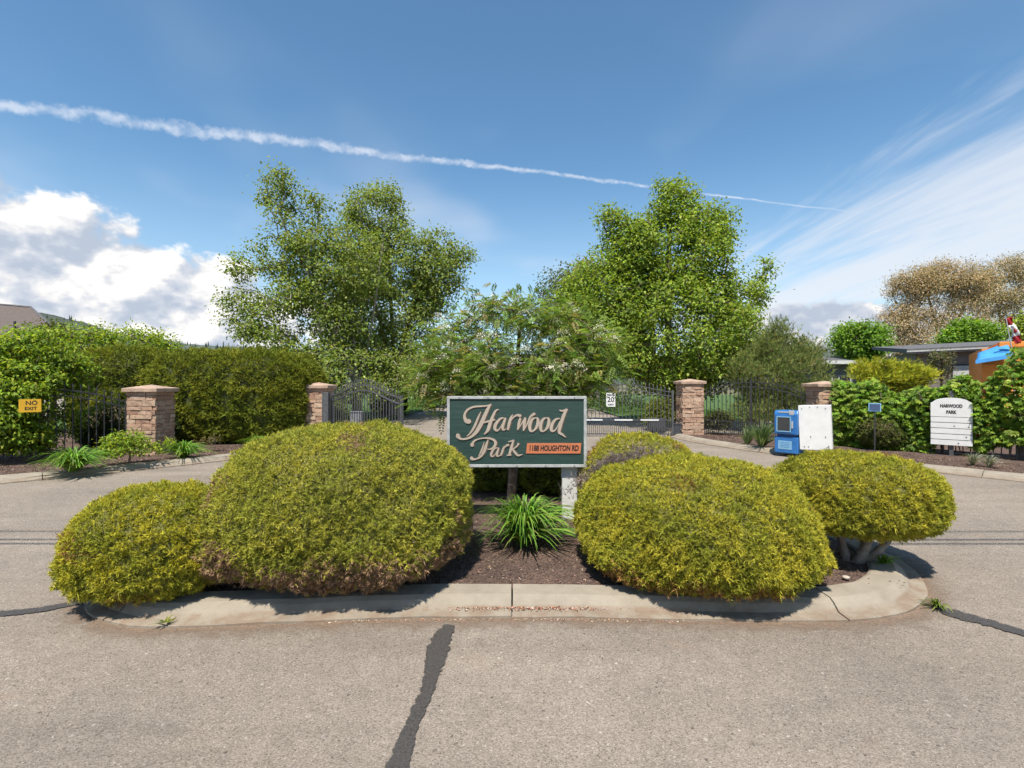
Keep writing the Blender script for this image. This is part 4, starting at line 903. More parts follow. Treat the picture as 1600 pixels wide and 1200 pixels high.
# ---- iron work
def unit_picket(tip=True):
    mb = MB().box((0, 0, 0.5), (0.018, 0.018, 1.0))
    if tip:
        mb.add([(-0.019, -0.008, 1.0), (0.019, -0.008, 1.0), (0.019, 0.008, 1.0), (-0.019, 0.008, 1.0), (0, 0, 1.055), (0, 0, 0.985)], [(0, 1, 4), (1, 2, 4), (2, 3, 4), (3, 0, 4), (1, 0, 5), (2, 1, 5), (3, 2, 5), (0, 3, 5)])
    o = mb.build('picket', M['iron']); me = o.data; bpy.data.objects.remove(o); return me
PICK, PICKS = unit_picket(True), unit_picket(False)
def ironwork(name, p0, p1, top, label, cat_, group, zb=0.12, gap=0.115, above=0.09, rails=(0.0, -0.13), low=None, post_ends=(True, True), material='iron', posts=(), endh=None):
    """panel of pickets between two ground points; top(t) is the height of the upper rail"""
    p0, p1 = Vector(p0), Vector(p1); v = p1 - p0; Lg = v.length; rz = math.atan2(v.y, v.x)
    root = empty(name, (p0.x, p0.y, 0.0), rz, label, cat_, group)
    n = int(Lg / gap)
    for i in range(1, n):
        x = Lg * i / n; o = link(bpy.data.objects.new('picket', PICK), root); o.location = (x, 0, zb); o.scale = (1, 1, top(i / n) + above - zb)
        if material != 'iron':
            o.material_slots[0].link = 'OBJECT'; o.material_slots[0].material = M[material]
    def rail(zf, a=0.0, b=1.0, th=0.028):
        k = 22; mb = MB(); vs_, fs_ = [], []
        for i in range(k + 1):
            t = a + (b - a) * i / k; z = zf(t)
            for (sy, sz) in ((-1, -1), (1, -1), (1, 1), (-1, 1)): vs_.append((t * Lg, sy * 0.017, z + sz * th / 2))
        for i in range(k):
            for j in range(4): fs_.append((4 * i + j, 4 * i + (j + 1) % 4, 4 * i + 4 + (j + 1) % 4, 4 * i + 4 + j))
        fs_ += [(0, 1, 2, 3), (4 * k, 4 * k + 3, 4 * k + 2, 4 * k + 1)]
        mb.add(vs_, fs_).build('rail', M[material], root)
    for r in rails: rail(lambda t: top(t) + r)
    rail(lambda t: zb + 0.03)
    if low is not None:
        rail(lambda t: low)
        for i in range(n):
            x = Lg * (i + 0.5) / n; o = link(bpy.data.objects.new('dog_bar', PICKS), root); o.location = (x, 0, zb); o.scale = (0.9, 0.9, low - zb + 0.03)
            if material != 'iron':
                o.material_slots[0].link = 'OBJECT'; o.material_slots[0].material = M[material]
    for e, t in zip(post_ends, (0, 1)):
        if e:
            hh = (endh or top(t) + 0.05); MB().box((t * Lg, 0, hh / 2 + 0.02), (0.06, 0.06, hh)).build('post', M[material], root, bevel=0.004)
    for t in posts: MB().box((t * Lg, 0, (top(t) + 0.05) / 2 + 0.02), (0.06, 0.06, top(t) + 0.05)).build('post', M[material], root, bevel=0.004)
    return root, rz, Lg
sc = lambda t: math.sin(math.pi * t)
LG0, LG1 = (-4.62, 13.15), (-2.32, 10.75)
lg, _, _ = ironwork('iron_gate', LG0, LG1, lambda t: 1.36 + 0.27 * sc(t) ** 1.6, 'arched iron gate leaf standing open, left of the driveway', 'gate', 'iron gate leaves', zb=0.10, gap=0.12, rails=(0.0, -0.13), material='iron_grey', endh=1.39)
rg_, _, rgl = ironwork('iron_gate', (1.9, 16.1), (5.02, 16.0), lambda t: 1.40 + 0.24 * sc(t) ** 1.6, 'arched iron gate leaf with a speed plate, right of the driveway', 'gate', 'iron gate leaves', zb=0.06, gap=0.12, rails=(0.0, -0.13), low=0.52, material='iron_grey', endh=1.43)
for t0, t1 in ((0.13, 0.30), (0.42, 0.60), (0.68, 0.86)):
    MB().box(((t0 + t1) / 2 * rgl, -0.028, 0.525), ((t1 - t0) * rgl, 0.014, 0.045)).build('reflector_strip', M['plate'], rg_)
fr_, _, _ = ironwork('iron_fence', (5.98, 16.05), (8.05, 14.0), lambda t: 1.34 + 0.36 * sc(t) ** 0.8, 'arched black iron fence between the two right stone pillars', 'fence', 'iron fence panels', zb=0.12, gap=0.12, low=0.52, posts=(0.5,), post_ends=(True, True))
fl_, _, _ = ironwork('iron_fence', (-8.62, 11.45), (-10.6, 9.75), lambda t: 1.24 + 0.30 * sc(t) ** 0.9, 'black iron fence dipping toward the left stone pillar, under the bright shrub', 'fence', 'iron fence panels', zb=0.14, gap=0.125)
fl2, _, _ = ironwork('iron_fence', (-10.66, 9.70), (-12.7, 8.1), lambda t: 1.24 + 0.30 * sc(t) ** 0.9, 'black iron fence panel running out of the picture at the left edge', 'fence', 'iron fence panels', zb=0.14, gap=0.125)
fv1, _, _ = ironwork('iron_fence', (8.68, 13.4), (10.62, 10.75), lambda t: 1.16 + 0.1 * sc(t), 'low grey pickets under the white directory board, hung with vine', 'fence', 'iron fence panels', zb=0.10, gap=0.125, posts=(0.62,), material='iron_grey', low=None)
fv2, _, _ = ironwork('iron_fence', (10.66, 10.7), (12.4, 8.4), lambda t: 1.16 + 0.1 * sc(t), 'grey picket fence at the right edge beneath dark vine', 'fence', 'iron fence panels', zb=0.10, gap=0.125, material='iron_grey')
gp = MB().box((0, 0, 0.72), (0.16, 0.16, 1.44)).build('gate_post', M['iron_grey'], None, bevel=0.006); gp.location = (-4.72, 13.0, 0.0); tag(gp, 'dark square steel post hinging the open gate leaf by the hedge', 'post')

# ---- gate plate 20
sp20 = empty('speed_sign', tuple(PD(954, 657.5, 15.95)), 0, 'white speed plate reading 20 wired to the right gate bars', 'sign')
hh = 20.5 / 800 * 15.95
MB().box((0, -0.03, hh / 2 + 0.45), (0.285, 0.008, hh + 0.02)).build('plate', M['plate'], sp20, bevel=0.003)
text_mesh('lettering', 'MAX', 0.10, M['ink'], sp20, (0, -0.0355, 0.45 + hh * 0.86), bold=0.003, ext=0.0006)
text_mesh('lettering', '20', 0.22, M['ink'], sp20, (0, -0.0355, 0.45 + hh * 0.50), bold=0.004, ext=0.0006)
text_mesh('lettering', 'KM/H', 0.075, M['ink'], sp20, (0, -0.0355, 0.45 + hh * 0.13), bold=0.003, ext=0.0006)
# ---- yellow sign
yp = PD(47, 634, 10.3)
ys = empty('warning_sign', (yp.x * 0.955, yp.y * 0.955, CAM_H + (yp.z - CAM_H) * 0.955), math.radians(38), 'small yellow plate with black letters on the left fence', 'sign')
MB().box((0, 0, 0), (0.32, 0.008, 0.25)).build('plate', M['yellow'], ys, bevel=0.002)
text_mesh('lettering', 'NO', 0.11, M['ink'], ys, (0.02, -0.0055, 0.05), bold=0.002, ext=0.0006)
text_mesh('lettering', 'EXIT', 0.085, M['ink'], ys, (0.01, -0.0055, -0.055), bold=0.002, ext=0.0006, xs=1.0)

# ---- boxes by the gates
def cabinet(name, px0, px1, pyt, d, m, label, zb=0.06, lid=True):
    a = PD(px0, pyt, d); b = PD(px1, pyt, d); wd = b.x - a.x; h = a.z - zb
    r = empty(name, ((a.x + b.x) / 2, d, zb), 0, label, 'utility box')
    MB().box((0, 0, h / 2), (wd, wd * 0.7, h)).build('body', m, r, bevel=0.012)
    MB().box((0, 0, h + 0.012), (wd + 0.04, wd * 0.7 + 0.04, 0.03)).build('lid', m, r, bevel=0.008)
    MB().box((0, -wd * 0.35 - 0.006, h * 0.5), (wd * 0.86, 0.01, h * 0.82)).build('door', m, r, bevel=0.003)
    MB().box((wd * 0.32, -wd * 0.35 - 0.02, h * 0.55), (0.025, 0.025, 0.09)).build('handle', M['iron_grey'], r)
cabinet('utility_box', 1014, 1038, 655, 16.9, M['darkbox'], 'dark box standing behind the right gate bars')
cabinet('utility_box', 549, 566, 644, 17.5, M['greybox'], 'light grey box seen through the open left gate leaf')
cabinet('gate_motor', 1052, 1064, 663, 16.05, M['darkbox'], 'small dark gate operator at the foot of the right gate pillar')

# ---- newspaper box
g = G(1240, 708, 0.09)
nb = empty('newspaper_box', (g.x, g.y + 0.15, 0.08), math.radians(-50), 'bright blue newspaper vending box on the kerb', 'newspaper box')
bw, bd = 0.50, 0.44
MB().box((0, 0, 0.19), (bw, bd, 0.37)).build('base', M['blue'], nb, bevel=0.02)
MB().box((0, 0.02, 0.40), (bw - 0.07, bd - 0.06, 0.06)).build('waist', M['blue_dark'], nb)
hood = MB(); hood.prism([(-bd / 2 - 0.02, 0.43), (bd / 2, 0.43), (bd / 2, 0.97), (-bd / 2 + 0.03, 0.97), (-bd / 2 - 0.02, 0.90)], -bw / 2, bw / 2)
hood.v = [(h, x, z) for (x, z, h) in hood.v]
hood.build('cabinet', M['blue'], nb, bevel=0.018)
dr = MB().box((-0.02, -bd / 2 - 0.032, 0.66), (0.40, 0.02, 0.42)).build('door', M['blue'], nb, bevel=0.008)
MB().box((-0.03, -bd / 2 - 0.0445, 0.665), (0.27, 0.004, 0.31)).build('pane', M['glass'], dr)
for c, d in (((-0.03, -bd / 2 - 0.048, 0.828), (0.31, 0.012, 0.02)), ((-0.03, -bd / 2 - 0.048, 0.502), (0.31, 0.012, 0.02)), ((-0.175, -bd / 2 - 0.048, 0.665), (0.02, 0.012, 0.304)), ((0.115, -bd / 2 - 0.048, 0.665), (0.02, 0.012, 0.304))):
    MB().box(c, d).build('window_frame', M['blue_card'], dr)
MB().box((0.155, -bd / 2 - 0.055, 0.66), (0.03, 0.035, 0.16)).build('handle', M['alu'], dr, bevel=0.006)
MB().box((-0.02, -bd / 2 - 0.004, 0.19), (0.29, 0.006, 0.19)).build('card', M['blue_card'], nb)
MB().box((0, -bd / 2 - 0.02, 0.935), (0.30, 0.004, 0.03)).build('title_strip', M['alu'], nb)
MB().box((bw / 2 + 0.003, 0.0, 0.66), (0.005, 0.30, 0.30)).build('side_poster', mat('poster', (0.30, 0.30, 0.32), 0.6, 0.35, 26), nb)
MB().box((0.13, -bd / 2 - 0.012, 0.925), (0.10, 0.05, 0.10)).build('coin_box', M['alu'], nb, bevel=0.008)
for k in range(4): MB().box((-0.02, -bd / 2 - 0.008, 0.245 - 0.035 * k), (0.22 - 0.03 * (k % 2), 0.003, 0.008)).build('printed_line', M['blue'], nb)
for sx in (-1, 1):
    for sy in (-1, 1): MB().tube([(sx * 0.19, sy * 0.16, -0.02), (sx * 0.19, sy * 0.16, 0.02)], 0.025, 8).build('foot', M['iron'], nb)
for sz_ in (0.52, 0.80): MB().tube([(-0.235, -bd / 2 - 0.034, sz_), (-0.235, -bd / 2 - 0.034, sz_ + 0.06)], 0.010, 8).build('hinge', M['iron_grey'], dr)
# ---- white cabinet on post
g = G(1281, 712, 0.09)
wc = empty('white_cabinet', (g.x, g.y + 0.1, 0.075), math.radians(-36), 'tilted white metal cabinet on a short post beside the blue box', 'cabinet')
tilt = Matrix.Rotation(math.radians(-2.2), 4, 'Y')
MB().box((0, 0.08, 0.63), (0.60, 0.20, 0.96), tilt).build('body', M['white'], wc, bevel=0.012)
MB().box((-0.02, -0.035, 0.62), (0.60, 0.02, 0.98), tilt).build('cover', M['plate'], wc, bevel=0.006)
for x, z in ((-0.25, 1.04), (-0.1, 1.07), (0.05, 1.07), (0.2, 1.04), (-0.23, 0.2), (-0.15, 0.2), (0.2, 0.19), (0.23, 0.22), (-0.1, 0.42), (0.18, 0.42)):
    p = tilt @ Vector((x, -0.045, z)); MB().tube([p, p - Vector((0, 0.012, 0))], 0.011, 8).build('bolt', M['iron_grey'], wc)
MB().box((0.02, 0.06, 0.08), (0.14, 0.10, 0.24)).build('post', M['plate'], wc, bevel=0.004)
text_mesh('lettering', '1', 0.10, M['ink'], wc, (0.03, 0.0085, 0.09), bold=0.004, ext=0.0006)
# ---- directory board
c0 = PD(1479, 657, 11.35)
db = empty('directory_board', (c0.x, c0.y - 0.12, 0), math.radians(-44), 'white arched board lettered HARWOOD PARK with blank name slats', 'sign')
bwid = 0.70; zt, zb_ = 1.35, 0.30
pts = [(-bwid / 2, 0.93), (bwid / 2, 0.93), (bwid / 2, zt - 0.12)] + [(bwid / 2 * 0.86 * math.cos(a) , zt - 0.10 + 0.10 * math.sin(a)) for a in np.linspace(0.25, math.pi - 0.25, 11)] + [(-bwid / 2, zt - 0.12)]
MB().prism(pts, -0.012, 0.012, 'y').build('header', M['plate'], db)
MB().box((0, 0.024, (0.93 + zb_) / 2 + 0.1), (bwid - 0.02, 0.018, 0.93 - zb_ + 0.18)).build('backing', M['greybox'], db)
text_mesh('lettering', 'HARWOOD', 0.098, M['ink'], db, (0, -0.014, 1.165), bold=0.0055, ext=0.0008, xs=0.70)
text_mesh('lettering', 'PARK', 0.098, M['ink'], db, (0, -0.014, 1.03), bold=0.0055, ext=0.0008, xs=0.70)
sh_ = (0.925 - zb_) / 5
for i in range(5): MB().box((0, 0, 0.925 - sh_ * (i + 0.5)), (bwid, 0.024, sh_ - 0.014)).build('slat', M['plate'], db, bevel=0.003)
for x, z in ((0.05, 0.73), (0.25, 0.5), (0.12, 0.36), (0.29, 0.72)):
    MB().tube([(x, -0.012, z), (x, -0.017, z)], 0.014, 8).build('screw', M['iron_grey'], db)
MB().box((0.0, 0.06, 0.75), (0.07, 0.05, 1.5)).build('post', M['iron_grey'], db)
# ---- small blue plate
p = PD(1362, 636, 11.9)
bs_ = empty('blue_plate', tuple(p - Vector((0, 0.1, 0.13))), math.radians(-36), 'small dark blue plate on a stake in the vine', 'sign')
MB().box((0, 0, 0.13), (0.24, 0.012, 0.19)).build('plate', M['blue_card'], bs_, bevel=0.003)
MB().box((0, -0.008, 0.13), (0.20, 0.004, 0.15)).build('face', mat('slate_blue', (0.05, 0.08, 0.16), 0.5, 0.1, 30), bs_)
MB().box((0, 0.015, -0.45), (0.03, 0.02, 1.1)).build('stake', M['iron'], bs_)

# ---- climbing vine over the right fence
vine = empty('climbing_vine', (9.6, 12.0, 0.08), 0, 'thick green creeper draped over the right fence round the white board', 'vine')
VP = spline([(8.25, 13.15, 0), (8.75, 12.75, 0), (9.4, 12.1, 0), (10.15, 11.15, 0), (10.75, 10.35, 0), (12.4, 8.3, 0)], 20)
VA = np.array([p[:] for p in VP]); dv = np.diff(VA, axis=0); ds = np.linalg.norm(dv, axis=1); cs = np.concatenate([[0], np.cumsum(ds)])
n = 9500; s_ = RNG.uniform(0, cs[-1], n)
px_v = np.interp(s_, cs, VA[:, 0]); py_v = np.interp(s_, cs, VA[:, 1]); dirx = np.interp(s_, cs[1:], dv[:, 0] / ds); diry = np.interp(s_, cs[1:], dv[:, 1] / ds)
fn = np.stack([diry, -dirx, 0 * dirx], 1); fn *= np.sign(-fn[:, 1:2])                   # towards the road
top_ = 1.62 + 0.14 * np.sin(s_ * 3.1) + 0.10 * np.sin(s_ * 7.7 + 1) + 0.85 * np.clip((s_ - 2.85) / 0.55, 0, 1)
bot_ = np.where(s_ < 2.0, 0.0 + 0.08 * np.sin(s_ * 5) ** 2, 0.32 + 0.1 * np.sin(s_ * 6.1) + 0.06 * np.sin(s_ * 17))
u = RNG.uniform(0, 1, n); zz = bot_ + (top_ - bot_) * u
bulge = (0.20 + 0.20 * np.sin(np.pi * np.clip(u, 0, 1)) + 0.12 * fbm(np.stack([s_, zz, 0 * s_], 1), 0.9, 5, 3))
dpt = bulge * RNG.uniform(-0.9, 1.0, n)
P = np.stack([px_v, py_v, zz], 1) + fn * dpt[:, None]
rp = np.array([c0.x, c0.y - 0.12]); rx_ = np.array([math.cos(math.radians(-44)), math.sin(math.radians(-44))])
lx = (P[:, :2] - rp) @ rx_; ly = (P[:, :2] - rp) @ np.array([-rx_[1], rx_[0]])
inb = (np.abs(lx) < 0.37) & (P[:, 2] < 1.36) & (ly < 0.10) & (ly > -0.6)
P[inb, :2] += (np.array([-rx_[1], rx_[0]]) * (0.12 - ly[inb])[:, None])
P -= np.array([9.6, 12.0, 0.08])
VT = [(0.152, 0.262, 0.028), (0.221, 0.338, 0.036), (0.103, 0.193, 0.025), (0.289, 0.386, 0.062)]
tint = var_tint(n, VT, 0.2); rr_ = RNG.uniform(0, 1, n) < np.where((s_ > 2.75) & (s_ < 2.95), 0.04, 0.0); tint[rr_] = (0.13, 0.045, 0.028)
parts = []
outd = unit(fn * 0.7 + np.array([0, 0, -0.35]) + rand_dirs(n) * 0.7); nrv = unit(fn * 0.7 + np.array([0, 0, 0.8]) + rand_dirs(n) * 0.5); sdv = unit(np.cross(outd, nrv))
Lv = RNG.uniform(0.08, 0.135, n)
for a in (-1.15, -0.58, 0, 0.58, 1.15):
    parts.append(diamonds(P, outd * math.cos(a) + sdv * math.sin(a), nrv, Lv * (1 - 0.18 * abs(a)), Lv * 0.42, tint * np.exp(RNG.normal(0, 0.06, (n, 1)))))
V, F, C = cat(parts); fast_mesh('leaves', V, F, M['leaf'], vine, C)
mb = MB()
for i in range(16):
    s0 = 0.2 + i * cs[-1] / 16.5; q = Vector((np.interp(s0, cs, VA[:, 0]) - 9.6, np.interp(s0, cs, VA[:, 1]) - 12.0, 0))
    mb.tube(spline([q + Vector((0, 0.05, -0.05)), q + Vector((random.uniform(-.2, .2), 0.05, 0.5)), q + Vector((random.uniform(-.4, .4), 0.0, 1.0)), q + Vector((random.uniform(-.6, .6), 0.05, 1.4))], 4), 0.012, 5)
mb.build('stem', M['bark'], vine)
bush('vine_shrub', (8.95, 12.35, 0.42), (0.55, 0.42, 0.42), 5000, 'reddish green shrub at the vine foot beside the white cabinet', 'shrub', [(0.10, 0.14, 0.03), (0.17, 0.19, 0.05), (0.07, 0.10, 0.02), (0.24, 0.11, 0.06)], 141, L=(0.05, 0.08), w=0.012, k=3, spread=0.8, amp=0.12)

# ---- buildings on the right
def wall_box(root, name, x0, x1, y0, y1, z0, z1, m, bevel=0.0):
    return MB().box(((x0 + x1) / 2, (y0 + y1) / 2, (z0 + z1) / 2), (x1 - x0, y1 - y0, z1 - z0)).build(name, m, root, bevel)
a = PD(1431, 545, 24)
gh = empty('grey_house', (a.x, 24, 0), math.radians(-24), 'taupe house with low dark roof behind the vine', 'house')
wall_box(gh, 'wall', 0, 6.5, 0, 6, 0, 3.15, M['grey_wall'])
rf = MB().add([(-0.45, -0.5, 3.05), (6.9, -0.5, 3.28), (6.9, 6.5, 3.9), (-0.45, 6.5, 3.67), (-0.45, -0.5, 3.27), (6.9, -0.5, 3.5), (6.9, 6.5, 4.05), (-0.45, 6.5, 3.82)], [(0, 1, 2, 3), (4, 7, 6, 5), (0, 4, 5, 1), (1, 5, 6, 2), (2, 6, 7, 3), (3, 7, 4, 0)]).build('roof', M['roof_grey'], gh)
MB().add([(-0.47, -0.53, 3.12), (6.92, -0.53, 3.35), (6.92, -0.53, 3.42), (-0.47, -0.53, 3.19), (-0.47, -0.505, 3.12), (6.92, -0.505, 3.35), (6.92, -0.505, 3.42), (-0.47, -0.505, 3.19)], [(0, 1, 2, 3), (4, 7, 6, 5), (0, 4, 5, 1), (2, 6, 7, 3), (1, 5, 6, 2), (0, 3, 7, 4)]).build('gutter', M['alu'], rf)
wn = wall_box(gh, 'window', 1.30, 2.75, -0.05, 0.02, 1.35, 2.55, M['iron'])
for x0, x1 in ((1.36, 2.02), (2.08, 2.69)):
    wall_box(wn, 'pane', x0, x1, -0.066, -0.052, 1.95, 2.48, M['blind']); wall_box(wn, 'pane', x0, x1, -0.066, -0.052, 1.40, 1.92, M['glass'])
# low roofs
for i, (px0, px1, pyt, D, lb) in enumerate(((1268, 1332, 557, 33, 'long low pale roof just right of the pine'), (1372, 1428, 556, 35, 'low pale roof between the round tree and the grey house'))):
    a, b = PD(px0, pyt, D), PD(px1, pyt, D); wd = b.x - a.x
    mh = empty('mobile_home', (a.x, D, 0), 0, lb, 'house', 'low homes behind the vine')
    wall_box(mh, 'wall', 0, wd, 0, 8, 0, a.z - 0.35, M['pale_wall'] if i else M['grey_wall'])
    o = MB().prism([(-0.4, a.z - 0.33), (4.2, a.z + 0.25), (8.4, a.z - 0.33), (8.4, a.z - 0.45), (-0.4, a.z - 0.45)], -0.3, wd + 0.3).build('roof', M['roof_grey'], mh)
    for v in o.data.vertices: v.co = (v.co.z, v.co.x, v.co.y)
    wall_box(mh, 'fascia', -0.35, wd + 0.35, -0.46, -0.42, a.z - 0.5, a.z - 0.28, M['white'])
    for k in range(2): 
        w_o = wall_box(mh, 'window', wd * (0.2 + 0.45 * k), wd * (0.2 + 0.45 * k) + 0.8, -0.04, 0.02, 1.3, 2.2, M['white']); wall_box(w_o, 'pane', wd * (0.2 + 0.45 * k) + 0.06, wd * (0.2 + 0.45 * k) + 0.74, -0.055, -0.042, 1.36, 2.14, M['glass'])
# orange building with blue canopy
a = PD(1534, 545, 17.5)
ob = empty('orange_building', (a.x, 17.5, 0), math.radians(-38), 'orange walled building with a blue canvas canopy at the right edge', 'building')
wall_box(ob, 'wall', 0, 6, 0, 5, 0, 2.86, M['orange_wall'])
wall_box(ob, 'parapet', 0.42, 6.1, -0.12, 5.1, 2.86, 3.06, M['orange_wall'], 0.03)
wall_box(ob, 'wall_pier', -0.02, 0.34, -0.30, -0.002, 0, 2.3, M['orange_wall'])
# canopy: taut sloping awning with side cheeks and a short valance
aw = [(-0.10, -0.01, 2.72), (0.62, -0.01, 3.04), (0.72, -0.85, 2.62), (-0.22, -0.85, 2.44)]
V, F = [], []; nu, nv = 8, 6
for i in range(nu + 1):
    for j in range(nv + 1):
        u_, v_ = i / nu, j / nv; p = Vector(aw[0]).lerp(Vector(aw[1]), u_).lerp(Vector(aw[3]).lerp(Vector(aw[2]), u_), v_)
        V.append(p - Vector((0, 0, 0.05 * math.sin(math.pi * v_) * (1 + 0.3 * math.cos(u_ * 12.6)))))
for i in range(nu):
    for j in range(nv): q = i * (nv + 1) + j; F.append((q, q + 1, q + nv + 2, q + nv + 1))
cn_ = MB().add(V, F).build('canopy', M['blue_cloth'], ob, smooth=True); sm_ = cn_.modifiers.new('thickness', 'SOLIDIFY'); sm_.thickness = 0.015
MB().add([aw[3], aw[2], (0.72, -0.86, 2.50), (-0.22, -0.86, 2.32), (-0.22, -0.84, 2.32), (0.72, -0.84, 2.50)], [(0, 1, 2, 3), (3, 2, 5, 4), (0, 4, 5, 1)]).build('valance', M['blue_cloth'], ob)
for x in (-0.2, 0.7): MB().tube([(x, -0.83, 2.40 if x < 0 else 2.58), (x * 0.8, -0.02, 2.36)], 0.012, 6).build('strut', M['iron_grey'], ob)
# flag
fp = PD(1588, 560, 16.5)
fl = empty('flag', (fp.x, 16.5, 0.05), 0, 'limp red and white maple leaf flag above the orange wall', 'flag')
MB().tube([(0, 0, 0), (-0.12, 0, 2.6), (-0.34, 0, 3.75)], [0.02, 0.018, 0.014], 8).build('pole', M['alu'], fl)
def flagpt(u, v):      # u along fly, v along hoist; hangs in folds
    a = Vector((-0.33 + 0.30 * v * 0.0, 0, 3.70)); dn = Vector((0.38, 0, -0.92)).normalized(); ac = Vector((0.55, 0, 0.25)).normalized()
    return a + dn * (u * 0.88) + ac * (v * (0.18 + 0.05 * u)) + Vector((0, 0.05 * math.sin(u * 9 + v * 7) + 0.04 * math.sin(v * 15), 0))
for (u0, u1, mm) in ((0, 0.27, 'red'), (0.27, 0.73, 'plate'), (0.73, 1.0, 'red')):
    V, F = [], []; nu, nv = 8, 10
    for i in range(nu + 1):
        for j in range(nv + 1): V.append(flagpt(u0 + (u1 - u0) * i / nu, j / nv))
    for i in range(nu):
        for j in range(nv): q = i * (nv + 1) + j; F.append((q, q + 1, q + nv + 2, q + nv + 1))
    o = MB().add(V, F).build('cloth_band', M[mm], fl, smooth=True); s9 = o.modifiers.new('thickness', 'SOLIDIFY'); s9.thickness = 0.004
lf = [(0, .5), (.09, .3), (.2, .35), (.16, .08), (.3, .22), (.35, .12), (.5, .15), (.42, -.02), (.46, -.08), (.2, -.27), (.22, -.36), (.03, -.32), (.03, -.5)]
lf = lf + [(-x, y) for x, y in lf[::-1]]
V = [flagpt(0.5 + x * 0.26, 0.5 + y * 0.55) + Vector((0, -0.012, 0)) for x, y in lf]
V2 = [v + Vector((0, -0.004, 0)) for v in V]; k = len(V)
MB().add(V + V2, [tuple(range(k)), tuple(range(k, 2 * k))[::-1]] + [(i, (i + 1) % k, k + (i + 1) % k, k + i) for i in range(k)]).build('leaf_emblem', M['red'], fl)

# ---- left house roof
D = 24; bs = PD(-120, 520, D)
hs = empty('brown_house', (bs.x, D, 0), 0, 'house with a plain brown hip roof at the left edge', 'house')
def hp(px, py, d): v = PD(px, py, d); return (v.x - bs.x, v.y - D, v.z)
r0, r1 = hp(-160, 462, 28), hp(48, 480, 28); e0, e1, e2, e3 = hp(-260, 532, 24), hp(104, 531, 24), hp(110, 528, 32), hp(-200, 520, 32)
rfv = MB().add([e0, e1, e2, e3, r0, r1] + [(p[0], p[1], p[2] - 0.18) for p in (e0, e1, e2, e3)], [(0, 1, 5, 4), (1, 2, 5), (2, 3, 4, 5), (3, 0, 4), (6, 9, 8, 7), (0, 6, 7, 1), (1, 7, 8, 2), (2, 8, 9, 3), (3, 9, 6, 0)]).build('roof', M['roof_brown'], hs)
MB().tube([r0, r1], 0.07, 6).build('ridge_cap', M['roof_grey'], rfv); MB().tube([r1, e1], 0.06, 6).build('ridge_cap', M['roof_grey'], rfv)
for px, py in ((23, 507), (94, 510)):
    v = Vector(hp(px, py + 6, 25.3)); MB().tube([v - Vector((0, 0, 0.3)), v + Vector((0, 0, 0.35))], 0.05, 8).build('vent_pipe', M['iron'], rfv)
wall_box(hs, 'wall', e0[0] + 0.5, e1[0] - 0.5, 0.5, 7.5, 0, e1[2] - 0.3, M['pale_wall'])
# ---- home at the end of the driveway
D = 52
mh = empty('far_home', (0, D, 0), 0, 'pale pinkish home at the end of the driveway behind the mountain ash', 'house')
wall_box(mh, 'wall', -7.5, 9, 0, 7, 0, 2.9, M['pale_wall'])
o = MB().prism([(-0.6, 2.85), (3.5, 4.6), (7.6, 2.85), (7.6, 2.7), (-0.6, 2.7)], -8, 9.5).build('roof', M['roof_brown'], mh)
for v in o.data.vertices: v.co = (v.co.z, v.co.x, v.co.y)
for x in (-6, -3, 0.5, 4, 7):
    w_o = wall_box(mh, 'window', x - 0.6, x + 0.6, -0.06, 0.02, 1.0, 2.2, M['white']); wall_box(w_o, 'pane', x - 0.52, x + 0.52, -0.075, -0.062, 1.08, 2.12, M['glass'])
wall_box(mh, 'garage_door', 1.6, 3.2, -0.05, 0.0, 0, 2.2, M['white'])

# ---- overhead cables that shade the road
for i, dsh in enumerate((5.28, 5.42, 5.72)):
    zc_ = 6.6 + 0.35 * i; yy = dsh + (SUN.y / SUN.z) * zc_
    pts = [(x, yy, zc_ + 0.0006 * x * x) for x in np.linspace(-30, 30, 31)]
    o = MB().tube(pts, 0.020 if i < 2 else 0.014, 6).build('power_cable', M['iron']); tag(o, ['lowest overhead cable above the road, nearest the viewer', 'middle overhead cable strung across above the road', 'topmost overhead cable strung across above the road'][i], 'cable', 'overhead cables')

# ---- rocks and litter
def rock(px, py, r, label):
    g = G(px, py, 0.09); bm = bmesh.new(); bmesh.ops.create_icosphere(bm, subdivisions=3, radius=1)
    P_ = np.array([v.co[:] for v in bm.verts]); w = fbm(P_, 0.35, int(px), 3)
    for v, k in zip(bm.verts, w): v.co = Vector((v.co.x * r * 1.3, v.co.y * r, v.co.z * r * 0.7)) * (1 + 0.22 * float(k))
    me = bpy.data.meshes.new('rock'); bm.to_mesh(me); bm.free(); me.materials.append(M['rock'])
    o = link(bpy.data.objects.new('rock', me)); o.location = (g.x, g.y, 0.11); tag(o, label, 'rock')
rock(1280, 895, 0.055, 'pale rock on mulch between the broad mound and the raised bush')
rock(1322, 906, 0.022, 'little stone on mulch near the kerb below the raised bush')
def scatter(name, n, pf, L, Wd, cols, label, m='dry', z=0.09):
    P_ = pf(n); d = rand_dirs(len(P_)) * np.array([1, 1, 0.25]); V, F, C = diamonds(P_, d, np.array([0, 0, 1.0]) + rand_dirs(len(P_)) * 0.5, RNG.uniform(L[0], L[1], len(P_)), Wd, var_tint(len(P_), cols, 0.25))
    tag(fast_mesh(name, V, F, M[m], None, C), label, None, None, 'stuff')
def isl_pts(n): 
    x = RNG.uniform(-3.0, 3.2, n); y = RNG.uniform(3.95, 8.6, n); k = (np.abs(x) < 3.1 - np.clip(y - 5.2, 0, 9) * 0.55)
    return np.stack([x, y, 0.09 + RNG.uniform(0, 0.008, n)], 1)[k]
